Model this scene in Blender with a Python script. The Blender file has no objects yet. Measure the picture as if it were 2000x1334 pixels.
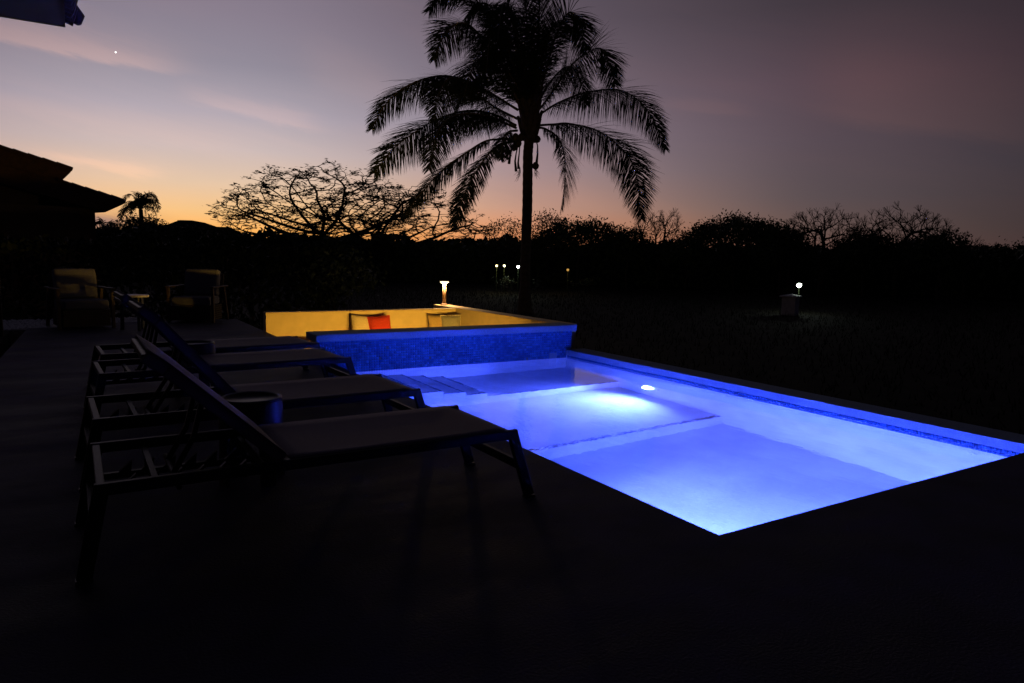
import bpy, bmesh, math, random
import numpy as np
from mathutils import Vector, Matrix, Euler

random.seed(7)
rng = np.random.default_rng(7)
S = bpy.context.scene
COL = S.collection
PI = math.pi

# ------------------------------------------------------------------ camera
RM = np.array([[0.85137, -0.0439, 0.52273],
               [-0.52414, -0.11161, 0.84429],
               [0.02127, -0.99278, -0.11803]])      # columns: right, down, forward
EYE = np.array([0.0, 0.0, 1.2])
FPX = 1369.19
cd = bpy.data.cameras.new('camera')
cam = bpy.data.objects.new('camera', cd)
COL.objects.link(cam)
cd.sensor_fit = 'HORIZONTAL'
cd.sensor_width = 36.0
cd.lens = FPX * 36 / 2000
cd.clip_start = 0.05
cd.clip_end = 4000
_r, _u, _b = RM[:, 0], -RM[:, 1], -RM[:, 2]
cam.matrix_world = Matrix(((_r[0], _u[0], _b[0], 0.0), (_r[1], _u[1], _b[1], 0.0),
                           (_r[2], _u[2], _b[2], 1.2), (0, 0, 0, 1)))
S.camera = cam


def ray(px, py):
    d = RM @ np.array([px - 1000.0, py - 667.0, FPX])
    return d / np.linalg.norm(d)


def at(px, py, dist):
    """world point seen at photo pixel px,py at horizontal distance dist"""
    d = ray(px, py)
    return EYE + d * dist / math.hypot(d[0], d[1])


def atY(px, py, Y):
    d = ray(px, py)
    return EYE + d * Y / d[1]


def azel(px, py):
    d = ray(px, py)
    return math.atan2(d[0], d[1]), math.asin(d[2])


# ------------------------------------------------------------------ render settings
S.render.engine = 'CYCLES'
S.view_settings.view_transform = 'Standard'
S.view_settings.look = 'None'
S.view_settings.exposure = 0.0
S.view_settings.gamma = 1.0
S.view_settings.use_curve_mapping = False
S.cycles.max_bounces = 14
S.cycles.diffuse_bounces = 5
S.cycles.glossy_bounces = 5
S.cycles.transmission_bounces = 8
S.cycles.transparent_max_bounces = 8
S.cycles.caustics_refractive = True
S.cycles.caustics_reflective = False
S.cycles.sample_clamp_indirect = 0.0
S.cycles.use_denoising = True


def lin(c):
    c = c / 255.0
    return c / 12.92 if c <= 0.04045 else ((c + 0.055) / 1.055) ** 2.4


def rgb(r, g, b):
    return (lin(r), lin(g), lin(b), 1.0)


# ------------------------------------------------------------------ world: dusk sky
W = bpy.data.worlds.new('World')
S.world = W
W.use_nodes = True
wt = W.node_tree
wt.nodes.clear()


def wn(t, **k):
    n = wt.nodes.new(t)
    for a, b in k.items():
        setattr(n, a, b)
    return n


def wl(a, b):
    wt.links.new(a, b)


def M(op, a, b=None, c=None, clamp=False):
    n = wn('ShaderNodeMath', operation=op)
    n.use_clamp = clamp
    for i, v in enumerate((a, b, c)):
        if v is None:
            continue
        if isinstance(v, (int, float)):
            n.inputs[i].default_value = v
        else:
            wl(v, n.inputs[i])
    return n.outputs[0]


def ramp(fac, stops, interp='LINEAR'):
    n = wn('ShaderNodeValToRGB')
    n.color_ramp.interpolation = interp
    e = n.color_ramp.elements
    e[0].position, e[0].color = stops[0]
    e[1].position, e[1].color = stops[-1]
    for p, c in stops[1:-1]:
        x = e.new(p)
        x.color = c
    wl(fac, n.inputs[0])
    return n.outputs[0]


def mixc(fac, a, b, mode='MIX'):
    n = wn('ShaderNodeMix', data_type='RGBA', blend_type=mode)
    if isinstance(fac, (int, float)):
        n.inputs[0].default_value = fac
    else:
        wl(fac, n.inputs[0])
    for i, v in ((6, a), (7, b)):
        if isinstance(v, tuple):
            n.inputs[i].default_value = v
        else:
            wl(v, n.inputs[i])
    return n.outputs[2]


tc = wn('ShaderNodeTexCoord')
sep = wn('ShaderNodeSeparateXYZ')
wl(tc.outputs['Generated'], sep.inputs[0])
AZ = M('ARCTAN2', sep.outputs[0], sep.outputs[1])
EL = M('MAXIMUM', M('ARCSINE', sep.outputs[2]), 0.0)
EF = M('DIVIDE', EL, math.radians(60), clamp=True)


def er(stops):
    return ramp(EF, [(d / 60.0, rgb(*c)) for d, c in stops])


r_sun = er([(0, (255, 168, 76)), (1.6, (255, 182, 94)), (3, (248, 197, 134)), (5, (230, 198, 168)), (7.5, (205, 187, 184)),
            (10, (177, 168, 179)), (13.5, (147, 140, 154)), (17, (137, 126, 141)), (30, (84, 80, 98)), (60, (40, 40, 54))])
r_mid = er([(0, (230, 130, 74)), (2.0, (226, 150, 104)), (4, (200, 154, 134)), (7, (165, 142, 146)), (10, (141, 127, 140)),
            (14, (120, 107, 119)), (18, (101, 89, 101)), (30, (62, 58, 72)), (60, (32, 31, 42))])
r_rgt = er([(0, (130, 90, 78)), (2.5, (108, 86, 80)), (5, (95, 82, 85)), (9, (91, 78, 87)), (13, (89, 72, 82)),
            (18, (66, 57, 65)), (30, (40, 37, 46)), (60, (24, 24, 32))])
r_far = er([(0, (64, 48, 47)), (3, (59, 49, 51)), (7, (55, 49, 56)), (14, (52, 42, 49)), (18, (44, 38, 45)),
            (30, (26, 25, 32)), (60, (18, 18, 26))])
r_bck = er([(0, (12, 11, 20)), (10, (14, 13, 25)), (30, (14, 13, 26)), (60, (14, 13, 27))])
SUNAZ = math.radians(8.0)
DA = M('ABSOLUTE', M('SUBTRACT', AZ, SUNAZ))
DA = M('MINIMUM', DA, M('SUBTRACT', 2 * PI, DA))


def seg(a, b):
    n = wn('ShaderNodeMapRange', interpolation_type='SMOOTHSTEP')
    wl(DA, n.inputs[0])
    n.inputs[1].default_value = math.radians(a)
    n.inputs[2].default_value = math.radians(b)
    return n.outputs[0]


sky = mixc(seg(2, 27), r_sun, r_mid)
sky = mixc(seg(18, 48), sky, r_rgt)
sky = mixc(seg(40, 66), sky, r_far)
sky = mixc(seg(62, 140), sky, r_bck)

# thin high cloud: a soft field plus drawn-out streaks, each at its own bearing
comb = wn('ShaderNodeCombineXYZ')
wl(M('MULTIPLY', AZ, 2.6), comb.inputs[0])
wl(M('MULTIPLY', M('ADD', EL, M('MULTIPLY', AZ, 0.2)), 14.0), comb.inputs[1])
nz = wn('ShaderNodeTexNoise')
nz.inputs['Scale'].default_value = 1.0
nz.inputs['Detail'].default_value = 5.0
nz.inputs['Roughness'].default_value = 0.55
nz.inputs['Distortion'].default_value = 0.4
wl(comb.outputs[0], nz.inputs['Vector'])
fine = wn('ShaderNodeTexNoise')
fine.inputs['Scale'].default_value = 4.0
fine.inputs['Detail'].default_value = 6.0
fine.inputs['Roughness'].default_value = 0.65
wl(comb.outputs[0], fine.inputs['Vector'])
field = M('MULTIPLY', M('SUBTRACT', nz.outputs[0], 0.44), 2.6, clamp=True)
total = M('MULTIPLY', field, 0.20)
for (p0, p1, w_up, w_dn, amp) in (((-60, 58), (300, 128), 1.3, 0.32, 0.85), ((395, 196), (600, 244), 0.9, 0.35, 0.42),
                                  ((0, 195), (420, 275), 1.3, 0.9, 0.20), ((110, 308), (290, 336), 0.5, 0.35, 0.32),
                                  ((620, 140), (760, 190), 2.2, 1.4, 0.20), ((1640, 215), (2020, 265), 5.5, 0.8, 0.55),
                                  ((1310, 205), (1450, 216), 0.5, 0.4, 0.2), ((930, 300), (1250, 326), 1.1, 0.8, 0.12)):
    a0, e0 = azel(*p0)
    a1, e1 = azel(*p1)
    sl = (e1 - e0) / (a1 - a0)
    d = M('SUBTRACT', EL, M('ADD', M('MULTIPLY', AZ, sl), e0 - sl * a0))
    d = M('ADD', d, M('MULTIPLY', M('SUBTRACT', fine.outputs[0], 0.5), math.radians(1.6)))
    up = M('MULTIPLY', M('MAXIMUM', d, 0.0), 1 / math.radians(w_up))
    dn = M('MULTIPLY', M('MINIMUM', d, 0.0), 1 / math.radians(w_dn))
    q = M('ADD', M('MULTIPLY', up, up), M('MULTIPLY', dn, dn))
    t = M('MULTIPLY', M('SUBTRACT', AZ, 0.5 * (a0 + a1)), 1 / (0.62 * abs(a1 - a0)))
    t2 = M('MULTIPLY', t, t)
    q = M('ADD', q, M('MULTIPLY', t2, t2))
    g = M('EXPONENT', M('MULTIPLY', q, -1.0))
    total = M('ADD', total, M('MULTIPLY', g, amp))
total = M('MINIMUM', total, 1.0)
warm = mixc(total, (1, 1, 1, 1), (1.62, 1.30, 1.10, 1))
sky = mixc(1.0, sky, warm, 'MULTIPLY')
# low bank of cloud close above the horizon, left of the afterglow
a0, e0 = azel(222, 436)
d = M('ADD', M('SUBTRACT', EL, e0), M('MULTIPLY', M('SUBTRACT', fine.outputs[0], 0.5), math.radians(1.6)))
d = M('MULTIPLY', d, 1 / math.radians(0.8))
t = M('MULTIPLY', M('SUBTRACT', AZ, a0 - 0.02), 1 / math.radians(3.0))
q = M('ADD', M('MULTIPLY', d, d), M('MULTIPLY', t, t))
bank = M('EXPONENT', M('MULTIPLY', q, -1.0))
sky = mixc(M('MULTIPLY', bank, 0.8), sky, rgb(134, 112, 118))
bg = wn('ShaderNodeBackground')
bg.inputs[1].default_value = 1.0
wl(sky, bg.inputs[0])
wo = wn('ShaderNodeOutputWorld')
wl(bg.outputs[0], wo.inputs[0])
# the sun is below the horizon: no sun lamp


# ------------------------------------------------------------------ materials
def mat(name, col, rough=0.7, var=0.25, scale=8.0, bump=0.0, bscale=60.0, metal=0.0, spec=0.5, detail=4.0, coat=0.0):
    m = bpy.data.materials.new(name)
    m.use_nodes = True
    t = m.node_tree
    p = t.nodes['Principled BSDF']
    p.inputs['Roughness'].default_value = rough
    p.inputs['Metallic'].default_value = metal
    p.inputs['Specular IOR Level'].default_value = spec
    p.inputs['Coat Weight'].default_value = coat
    tcn = t.nodes.new('ShaderNodeTexCoord')
    n = t.nodes.new('ShaderNodeTexNoise')
    n.inputs['Scale'].default_value = scale
    n.inputs['Detail'].default_value = detail
    t.links.new(tcn.outputs['Object'], n.inputs['Vector'])
    cr = t.nodes.new('ShaderNodeValToRGB')
    cr.color_ramp.elements[0].position = 0.3
    cr.color_ramp.elements[1].position = 0.7
    cr.color_ramp.elements[0].color = tuple(c * (1 - var) for c in col) + (1,)
    cr.color_ramp.elements[1].color = tuple(min(1, c * (1 + var)) for c in col) + (1,)
    t.links.new(n.outputs[0], cr.inputs[0])
    t.links.new(cr.outputs[0], p.inputs['Base Color'])
    if bump:
        b = t.nodes.new('ShaderNodeBump')
        b.inputs['Strength'].default_value = bump
        b.inputs['Distance'].default_value = 0.01
        n2 = t.nodes.new('ShaderNodeTexNoise')
        n2.inputs['Scale'].default_value = bscale
        n2.inputs['Detail'].default_value = 5.0
        t.links.new(tcn.outputs['Object'], n2.inputs['Vector'])
        t.links.new(n2.outputs[0], b.inputs['Height'])
        t.links.new(b.outputs[0], p.inputs['Normal'])
    return m


def emit(name, col, strength):
    m = bpy.data.materials.new(name)
    m.use_nodes = True
    t = m.node_tree
    t.nodes.clear()
    e = t.nodes.new('ShaderNodeEmission')
    e.inputs[0].default_value = tuple(col) + (1,)
    e.inputs[1].default_value = strength
    o = t.nodes.new('ShaderNodeOutputMaterial')
    t.links.new(e.outputs[0], o.inputs[0])
    return m


def mosaic_mat(name, dark, light, rough=0.12):
    m = bpy.data.materials.new(name)
    m.use_nodes = True
    t = m.node_tree
    p = t.nodes['Principled BSDF']
    a = t.nodes.new('ShaderNodeAttribute')
    a.attribute_name = 'tone'
    cr = t.nodes.new('ShaderNodeValToRGB')
    cr.color_ramp.elements[0].color = tuple(dark) + (1,)
    cr.color_ramp.elements[1].color = tuple(light) + (1,)
    t.links.new(a.outputs['Fac'], cr.inputs[0])
    t.links.new(cr.outputs[0], p.inputs['Base Color'])
    p.inputs['Roughness'].default_value = rough
    return m


def water_mat():
    m = bpy.data.materials.new('pool_water')
    m.use_nodes = True
    t = m.node_tree
    t.nodes.clear()
    g = t.nodes.new('ShaderNodeBsdfGlass')
    g.inputs['IOR'].default_value = 1.333
    g.inputs['Roughness'].default_value = 0.0
    g.inputs['Color'].default_value = (0.97, 0.99, 1, 1)
    tcn = t.nodes.new('ShaderNodeTexCoord')
    mp = t.nodes.new('ShaderNodeMapping')
    mp.inputs['Scale'].default_value = (1.0, 0.35, 1.0)
    mp.inputs['Rotation'].default_value = (0, 0, math.radians(62))
    n = t.nodes.new('ShaderNodeTexNoise')
    n.inputs['Scale'].default_value = 9.0
    n.inputs['Detail'].default_value = 3.0
    n.inputs['Roughness'].default_value = 0.5
    b = t.nodes.new('ShaderNodeBump')
    b.inputs['Strength'].default_value = 0.35
    b.inputs['Distance'].default_value = 0.011
    t.links.new(tcn.outputs['Object'], mp.inputs[0])
    t.links.new(mp.outputs[0], n.inputs['Vector'])
    t.links.new(n.outputs[0], b.inputs['Height'])
    t.links.new(b.outputs[0], g.inputs['Normal'])
    o = t.nodes.new('ShaderNodeOutputMaterial')
    t.links.new(g.outputs[0], o.inputs[0])
    return m


MT = dict(
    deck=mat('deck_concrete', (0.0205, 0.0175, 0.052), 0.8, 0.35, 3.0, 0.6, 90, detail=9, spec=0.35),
    coping=mat('coping_stone', (0.16, 0.23, 0.33), 0.8, 0.3, 160, 0.5, 220, detail=2),
    plaster=mat('pool_plaster', (0.62, 0.66, 0.70), 0.7, 0.13, 2.5, 0.5, 22, detail=9),
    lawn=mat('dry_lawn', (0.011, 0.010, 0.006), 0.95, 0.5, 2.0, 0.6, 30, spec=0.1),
    soil=mat('soil', (0.02, 0.016, 0.012), 0.95, 0.4, 8, 0.8, 40, spec=0.1),
    gravel=mat('white_gravel', (0.62, 0.60, 0.58), 0.9, 0.3, 30),
    render=mat('cream_render', (0.58, 0.45, 0.24), 0.85, 0.08, 6, 0.4, 70),
    seat=mat('bench_render', (0.60, 0.50, 0.32), 0.85, 0.08, 6, 0.3, 70),
    floor=mat('lounge_floor', (0.14, 0.12, 0.10), 0.8, 0.2, 4, 0.3, 60),
    metal=mat('charcoal_aluminium', (0.017, 0.016, 0.018), 0.5, 0.15, 20, spec=0.25),
    sling=mat('grey_sling_mesh', (0.155, 0.122, 0.172), 0.8, 0.15, 220, 0.5, 420, spec=0.3),
    plastic=mat('black_plastic', (0.012, 0.012, 0.013), 0.45, 0.2, 30),
    ceramic=mat('charcoal_ceramic', (0.026, 0.021, 0.021), 0.55, 0.2, 15, 0.15, 80),
    teak=mat('teak_wood', (0.065, 0.042, 0.024), 0.6, 0.3, 12),
    fabric=mat('beige_fabric', (0.125, 0.125, 0.155), 0.95, 0.12, 60, 0.5, 300),
    rope=mat('woven_rope', (0.08, 0.065, 0.042), 0.85, 0.3, 90, 0.4, 300),
    tabletop=mat('pale_terrazzo', (0.55, 0.52, 0.48), 0.5, 0.2, 60),
    black=mat('black_metal', (0.012, 0.012, 0.012), 0.5, 0.2, 20),
    bark=mat('bark', (0.045, 0.034, 0.026), 0.9, 0.35, 14, 0.8, 30, spec=0.2),
    palmbark=mat('palm_bark', (0.10, 0.075, 0.055), 0.9, 0.35, 10, 0.8, 40, spec=0.2),
    leaf=mat('leaf', (0.045, 0.06, 0.022), 0.6, 0.45, 3, spec=0.3),
    hedge=mat('hedge_leaf', (0.018, 0.024, 0.010), 0.7, 0.45, 3, spec=0.15),
    drylf=mat('dry_leaf', (0.055, 0.042, 0.02), 0.8, 0.4, 3, spec=0.2),
    frond=mat('palm_leaf', (0.04, 0.05, 0.022), 0.75, 0.4, 2.5, spec=0.08),
    rachis=mat('palm_stem', (0.12, 0.09, 0.04), 0.6, 0.3, 6),
    coconut=mat('coconut_husk', (0.07, 0.05, 0.02), 0.7, 0.3, 8),
    housewall=mat('house_render', (0.16, 0.10, 0.045), 0.9, 0.15, 3),
    soffit=mat('painted_soffit', (0.15, 0.095, 0.014), 0.85, 0.08, 4),
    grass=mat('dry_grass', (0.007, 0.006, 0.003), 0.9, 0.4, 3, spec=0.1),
    rooftile=mat('clay_tile', (0.045, 0.020, 0.008), 0.85, 0.35, 9, 0.4, 60),
    cream=mat('cream_cushion', (0.62, 0.50, 0.32), 0.95, 0.1, 60, 0.4, 260),
    red=mat('red_cushion', (0.50, 0.035, 0.02), 0.9, 0.15, 60, 0.4, 260),
    tan=mat('tan_cushion', (0.46, 0.32, 0.15), 0.95, 0.12, 60, 0.4, 260),
    sage=mat('sage_cushion', (0.27, 0.26, 0.22), 0.95, 0.12, 60, 0.4, 260),
    piping=mat('dark_piping', (0.06, 0.05, 0.035), 0.9, 0.1, 60),
    ivory=mat('ivory_fringe', (0.70, 0.62, 0.45), 0.9, 0.1, 60),
    bronze=mat('bronze_paint', (0.30, 0.17, 0.09), 0.45, 0.15, 20),
    pillar=mat('whitewashed_block', (0.42, 0.42, 0.44), 0.85, 0.2, 6, 0.4, 40),
    chrome=mat('white_abs', (0.75, 0.78, 0.82), 0.4, 0.05, 10),
    mosaic=mosaic_mat('blue_mosaic', (0.024, 0.10, 0.27), (0.060, 0.21, 0.50)),
    trim=mosaic_mat('trim_mosaic', (0.05, 0.07, 0.13), (0.45, 0.50, 0.58), 0.3),
    grout=mat('grout', (0.10, 0.12, 0.16), 0.9, 0.1, 40),
    hill=mat('far_hill', (0.03, 0.032, 0.02), 0.95, 0.3, 0.05, spec=0.0),
)
MT['water'] = water_mat()
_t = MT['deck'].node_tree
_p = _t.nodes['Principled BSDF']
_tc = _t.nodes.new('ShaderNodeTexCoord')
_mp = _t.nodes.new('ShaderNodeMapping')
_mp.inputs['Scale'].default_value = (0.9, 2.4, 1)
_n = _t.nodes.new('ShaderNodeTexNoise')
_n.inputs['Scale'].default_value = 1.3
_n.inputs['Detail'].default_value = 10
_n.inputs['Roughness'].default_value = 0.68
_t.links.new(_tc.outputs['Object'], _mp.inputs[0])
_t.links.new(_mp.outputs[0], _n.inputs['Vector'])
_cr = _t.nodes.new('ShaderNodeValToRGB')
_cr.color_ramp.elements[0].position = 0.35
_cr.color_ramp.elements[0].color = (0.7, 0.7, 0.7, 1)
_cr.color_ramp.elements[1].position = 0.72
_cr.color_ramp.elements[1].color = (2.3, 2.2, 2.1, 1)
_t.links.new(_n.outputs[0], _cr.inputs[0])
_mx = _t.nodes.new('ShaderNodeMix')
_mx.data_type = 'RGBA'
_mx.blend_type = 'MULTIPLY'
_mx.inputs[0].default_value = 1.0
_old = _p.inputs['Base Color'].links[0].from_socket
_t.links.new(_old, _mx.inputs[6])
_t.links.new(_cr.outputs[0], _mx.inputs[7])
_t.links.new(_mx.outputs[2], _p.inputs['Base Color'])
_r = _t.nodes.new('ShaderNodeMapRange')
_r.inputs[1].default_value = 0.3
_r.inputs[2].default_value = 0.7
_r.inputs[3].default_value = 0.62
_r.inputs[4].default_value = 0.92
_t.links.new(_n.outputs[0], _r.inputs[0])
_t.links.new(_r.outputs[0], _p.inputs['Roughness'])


# ------------------------------------------------------------------ mesh helpers
class MB:
    def __init__(s):
        s.v, s.f = [], []

    def add(s, vs, fs):
        o = len(s.v)
        s.v += [tuple(map(float, v)) for v in vs]
        s.f += [tuple(i + o for i in f) for f in fs]
        return s

    def box(s, x0, x1, y0, y1, z0, z1):
        vs = [(x, y, z) for z in (z0, z1) for y in (y0, y1) for x in (x0, x1)]
        return s.add(vs, [(0, 2, 3, 1), (4, 5, 7, 6), (0, 1, 5, 4), (2, 6, 7, 3), (0, 4, 6, 2), (1, 3, 7, 5)])

    def bar(s, p0, p1, w, h, up=(0, 0, 1)):
        p0, p1 = Vector(p0), Vector(p1)
        d = (p1 - p0).normalized()
        side = d.cross(Vector(up))
        if side.length < 1e-5:
            side = d.cross(Vector((0, 1, 0)))
        side.normalize()
        u = side.cross(d)
        vs = []
        for p in (p0, p1):
            for a, b in ((-1, -1), (1, -1), (1, 1), (-1, 1)):
                vs.append(p + side * (a * w / 2) + u * (b * h / 2))
        return s.add(vs, [(3, 2, 1, 0), (4, 5, 6, 7), (0, 1, 5, 4), (1, 2, 6, 5), (2, 3, 7, 6), (3, 0, 4, 7)])

    def tube(s, pts, rad, n=8, cap=True):
        pts = [Vector(p) for p in pts]
        if not hasattr(rad, '__len__'):
            rad = [rad] * len(pts)
        rings = []
        ref = None
        for i, p in enumerate(pts):
            t = (pts[min(i + 1, len(pts) - 1)] - pts[max(i - 1, 0)]).normalized()
            if ref is None:
                ref = t.orthogonal().normalized()
            ref = (ref - t * ref.dot(t)).normalized()
            b = t.cross(ref)
            rings.append([p + (ref * math.cos(2 * PI * k / n) + b * math.sin(2 * PI * k / n)) * rad[i] for k in range(n)])
        fs = []
        for i in range(len(pts) - 1):
            for k in range(n):
                a, b2 = i * n + k, i * n + (k + 1) % n
                fs.append((a, b2, b2 + n, a + n))
        if cap:
            fs.append(tuple(range(n - 1, -1, -1)))
            fs.append(tuple(range((len(pts) - 1) * n, len(pts) * n)))
        return s.add([v for r in rings for v in r], fs)

    def lathe(s, prof, n=32, c=(0, 0, 0)):
        vs = []
        for r, z in prof:
            for k in range(n):
                a = 2 * PI * k / n
                vs.append((c[0] + r * math.cos(a), c[1] + r * math.sin(a), c[2] + z))
        fs = []
        for i in range(len(prof) - 1):
            for k in range(n):
                a, b = i * n + k, i * n + (k + 1) % n
                fs.append((a, b, b + n, a + n))
        fs.append(tuple(range(n - 1, -1, -1)))
        fs.append(tuple(range((len(prof) - 1) * n, len(prof) * n)))
        return s.add(vs, fs)

    def prism(s, poly, y0, y1):
        """polygon in x,z extruded along y"""
        n = len(poly)
        vs = [(x, y0, z) for x, z in poly] + [(x, y1, z) for x, z in poly]
        fs = [tuple(range(n)), tuple(range(2 * n - 1, n - 1, -1))]
        for i in range(n):
            j = (i + 1) % n
            fs.append((j, i, i + n, j + n))
        return s.add(vs, fs)

    def build(s, name, m, parent=None, bevel=0.0, smooth=False, seg_=2, loc=None):
        me = bpy.data.meshes.new(name)
        me.from_pydata(s.v, [], s.f)
        bm = bmesh.new()
        bm.from_mesh(me)
        bmesh.ops.recalc_face_normals(bm, faces=bm.faces)
        bm.to_mesh(me)
        bm.free()
        return link(name, me, m, parent, bevel, smooth, seg_, loc)


def link(name, me, m, parent=None, bevel=0.0, smooth=False, seg_=2, loc=None):
    if m is not None:
        me.materials.append(m)
    if smooth:
        me.polygons.foreach_set('use_smooth', [True] * len(me.polygons))
    o = bpy.data.objects.new(name, me)
    COL.objects.link(o)
    if parent is not None:
        o.parent = parent
    if loc is not None:
        o.location = loc
    if bevel:
        b = o.modifiers.new('bevel', 'BEVEL')
        b.width = bevel
        b.segments = seg_
        b.limit_method = 'ANGLE'
        b.angle_limit = math.radians(40)
    return o


def npmesh(name, V, F):
    """fast mesh: V (n,3), F (m,k) with one face size"""
    me = bpy.data.meshes.new(name)
    V = np.asarray(V, dtype=np.float32)
    F = np.asarray(F, dtype=np.int32)
    k = F.shape[1]
    me.vertices.add(len(V))
    me.vertices.foreach_set('co', V.ravel())
    me.loops.add(F.size)
    me.loops.foreach_set('vertex_index', F.ravel())
    me.polygons.add(len(F))
    me.polygons.foreach_set('loop_start', np.arange(0, F.size, k, dtype=np.int32))
    me.update(calc_edges=True)
    me.validate()
    return me


def tag(o, label=None, cat=None, group=None, kind=None):
    if label:
        o['label'] = label
    if cat:
        o['category'] = cat
    if group:
        o['group'] = group
    if kind:
        o['kind'] = kind
    return o


def thing(name, label, cat, loc=(0, 0, 0), rz=0.0, group=None):
    o = bpy.data.objects.new(name, None)
    o.empty_display_size = 0.2
    COL.objects.link(o)
    o.location = loc
    o.rotation_euler = (0, 0, rz)
    return tag(o, label, cat, group)


def copy_tree(o, parent=None):
    c = o.copy()
    COL.objects.link(c)
    if parent is not None:
        c.parent = parent
    for ch in list(o.children):
        copy_tree(ch, c)
    return c


def lamp(name, kind, parent, loc, energy, col, radius=0.05, direction=None, angle=None, blend=0.5):
    l = bpy.data.lights.new(name, kind)
    l.energy = energy
    l.color = col
    l.shadow_soft_size = radius
    if angle:
        l.spot_size = math.radians(angle)
        l.spot_blend = blend
    o = bpy.data.objects.new(name, l)
    COL.objects.link(o)
    o.location = loc
    if direction:
        o.rotation_euler = Vector(direction).to_track_quat('-Z', 'Y').to_euler()
    if parent is not None:
        o.parent = parent
    return o


def mosaic(name, m, parent, origin, du, dv, nu, nv, pitch, normal, keep=1.0, thick=0.004, tilt=0.0, bias=1.0):
    """grid of small separate tiles on the plane origin + u*du + v*dv, one joined part"""
    du, dv, nrm = Vector(du), Vector(dv), Vector(normal)
    g = pitch * 0.055
    V, F, T = [], [], []
    ph = [random.uniform(0, 6.28) for _ in range(4)]
    for i in range(nu):
        for j in range(nv):
            if random.random() > keep:
                continue
            c = Vector(origin) + du * ((i + 0.5) * pitch) + dv * ((j + 0.5) * pitch)
            h = pitch / 2 - g
            tu, tv = random.gauss(0, tilt), random.gauss(0, tilt)
            top = [c + du * (a * h) + dv * (b * h) + nrm * (thick + a * h * tu + b * h * tv)
                   for a, b in ((-1, -1), (1, -1), (1, 1), (-1, 1))]
            bot = [c + du * (a * h) + dv * (b * h) - nrm * 0.002 for a, b in ((-1, -1), (1, -1), (1, 1), (-1, 1))]
            o = len(V)
            V += [tuple(p) for p in top + bot]
            F += [(o, o + 1, o + 2, o + 3), (o + 4, o + 5, o + 1, o), (o + 5, o + 6, o + 2, o + 1),
                  (o + 6, o + 7, o + 3, o + 2), (o + 7, o + 4, o, o + 3)]
            # neighbouring tiles share a rough patch of tone, as hand-laid mosaic does
            pat = 0.12 * (math.sin(i * 0.55 + ph[0]) * math.sin(j * 0.8 + ph[1]) + math.sin(i * 0.23 + j * 0.31 + ph[2]))
            T += [min(1.0, max(0.0, (random.betavariate(1.6, 2.6) + pat) * bias))] * 5
    me = npmesh(name, V, F)
    at_ = me.attributes.new('tone', 'FLOAT', 'FACE')
    at_.data.foreach_set('value', T)
    bm = bmesh.new()
    bm.from_mesh(me)
    bmesh.ops.recalc_face_normals(bm, faces=bm.faces)
    bm.to_mesh(me)
    bm.free()
    o = link(name, me, m, parent)
    o['kind'] = 'stuff'
    return o


# ================================================================== SETTING
# ground: one sheet to the horizon with a hole where pool and lounge are dug in
GZ = -0.55
hx0, hx1, hy0, hy1 = -0.6, 5.78, -3.5, 11.28
B_ = 2500.0
mb = MB()
xs = [-B_, hx0, hx1, B_]
ys = [-B_, hy0, hy1, B_]
vs = [(x, y, GZ) for y in ys for x in xs]
fs = [(j * 4 + i, j * 4 + i + 1, (j + 1) * 4 + i + 1, (j + 1) * 4 + i) for j in range(3) for i in range(3) if not (i == 1 and j == 1)]
mb.add(vs, fs)
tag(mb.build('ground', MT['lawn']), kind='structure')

# far low hill
mb = MB()
N = 60
top = []
for i in range(N + 1):
    a = math.radians(-6 + 50 * i / N)
    hgt = 2 + 13.5 * math.exp(-((math.degrees(a) - 7.0) / 4.6) ** 2) + 6 * math.exp(-((math.degrees(a) - 24) / 16) ** 2) + 0.7 * math.sin(i * 1.7) + 0.5 * math.sin(i * 3.1)
    D = 420
    top.append((D * math.sin(a), D * math.cos(a), hgt))
vs = []
for (x, y, z) in top:
    vs += [(x * 0.9, y * 0.9, GZ - 0.5), (x, y, z), (x * 1.2, y * 1.2, GZ - 0.5)]
fs = []
for i in range(N):
    o = 3 * i
    fs += [(o, o + 3, o + 4, o + 1), (o + 1, o + 4, o + 5, o + 2)]
mb.add(vs, fs)
tag(mb.build('hills', MT['hill'], smooth=True), kind='structure')

# deck: one slab round two sides of the pool
outline = [(-1.2, -4), (7.2, -4), (7.2, 2.057), (2.378, 2.057), (2.378, 7.56), (2.42, 7.56), (2.42, 13.45), (0.35, 13.3), (0.1, 12.75), (-0.69, 12.75), (-0.86, 5.6), (-1.2, 5.6)]
mb = MB()
n = len(outline)
mb.add([(x, y, 0) for x, y in outline] + [(x, y, -0.06) for x, y in outline],
       [tuple(range(n)), tuple(range(2 * n - 1, n - 1, -1))] + [((i + 1) % n, i, i + n, (i + 1) % n + n) for i in range(n)])
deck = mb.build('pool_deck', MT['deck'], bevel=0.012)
tag(deck, kind='structure')
mb = MB()
mb.box(2.2, 2.39, 7.88, 13.4, -0.66, -0.062).box(-0.66, 2.39, 13.0, 13.2, -0.66, -0.062)
tag(mb.build('deck_footing', MT['floor']), kind='structure')
mb = MB()
mb.box(-7, -0.9, 5.7, 19, -0.6, -0.03)
tag(mb.build('garden_bed', MT['soil']), kind='structure')
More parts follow.
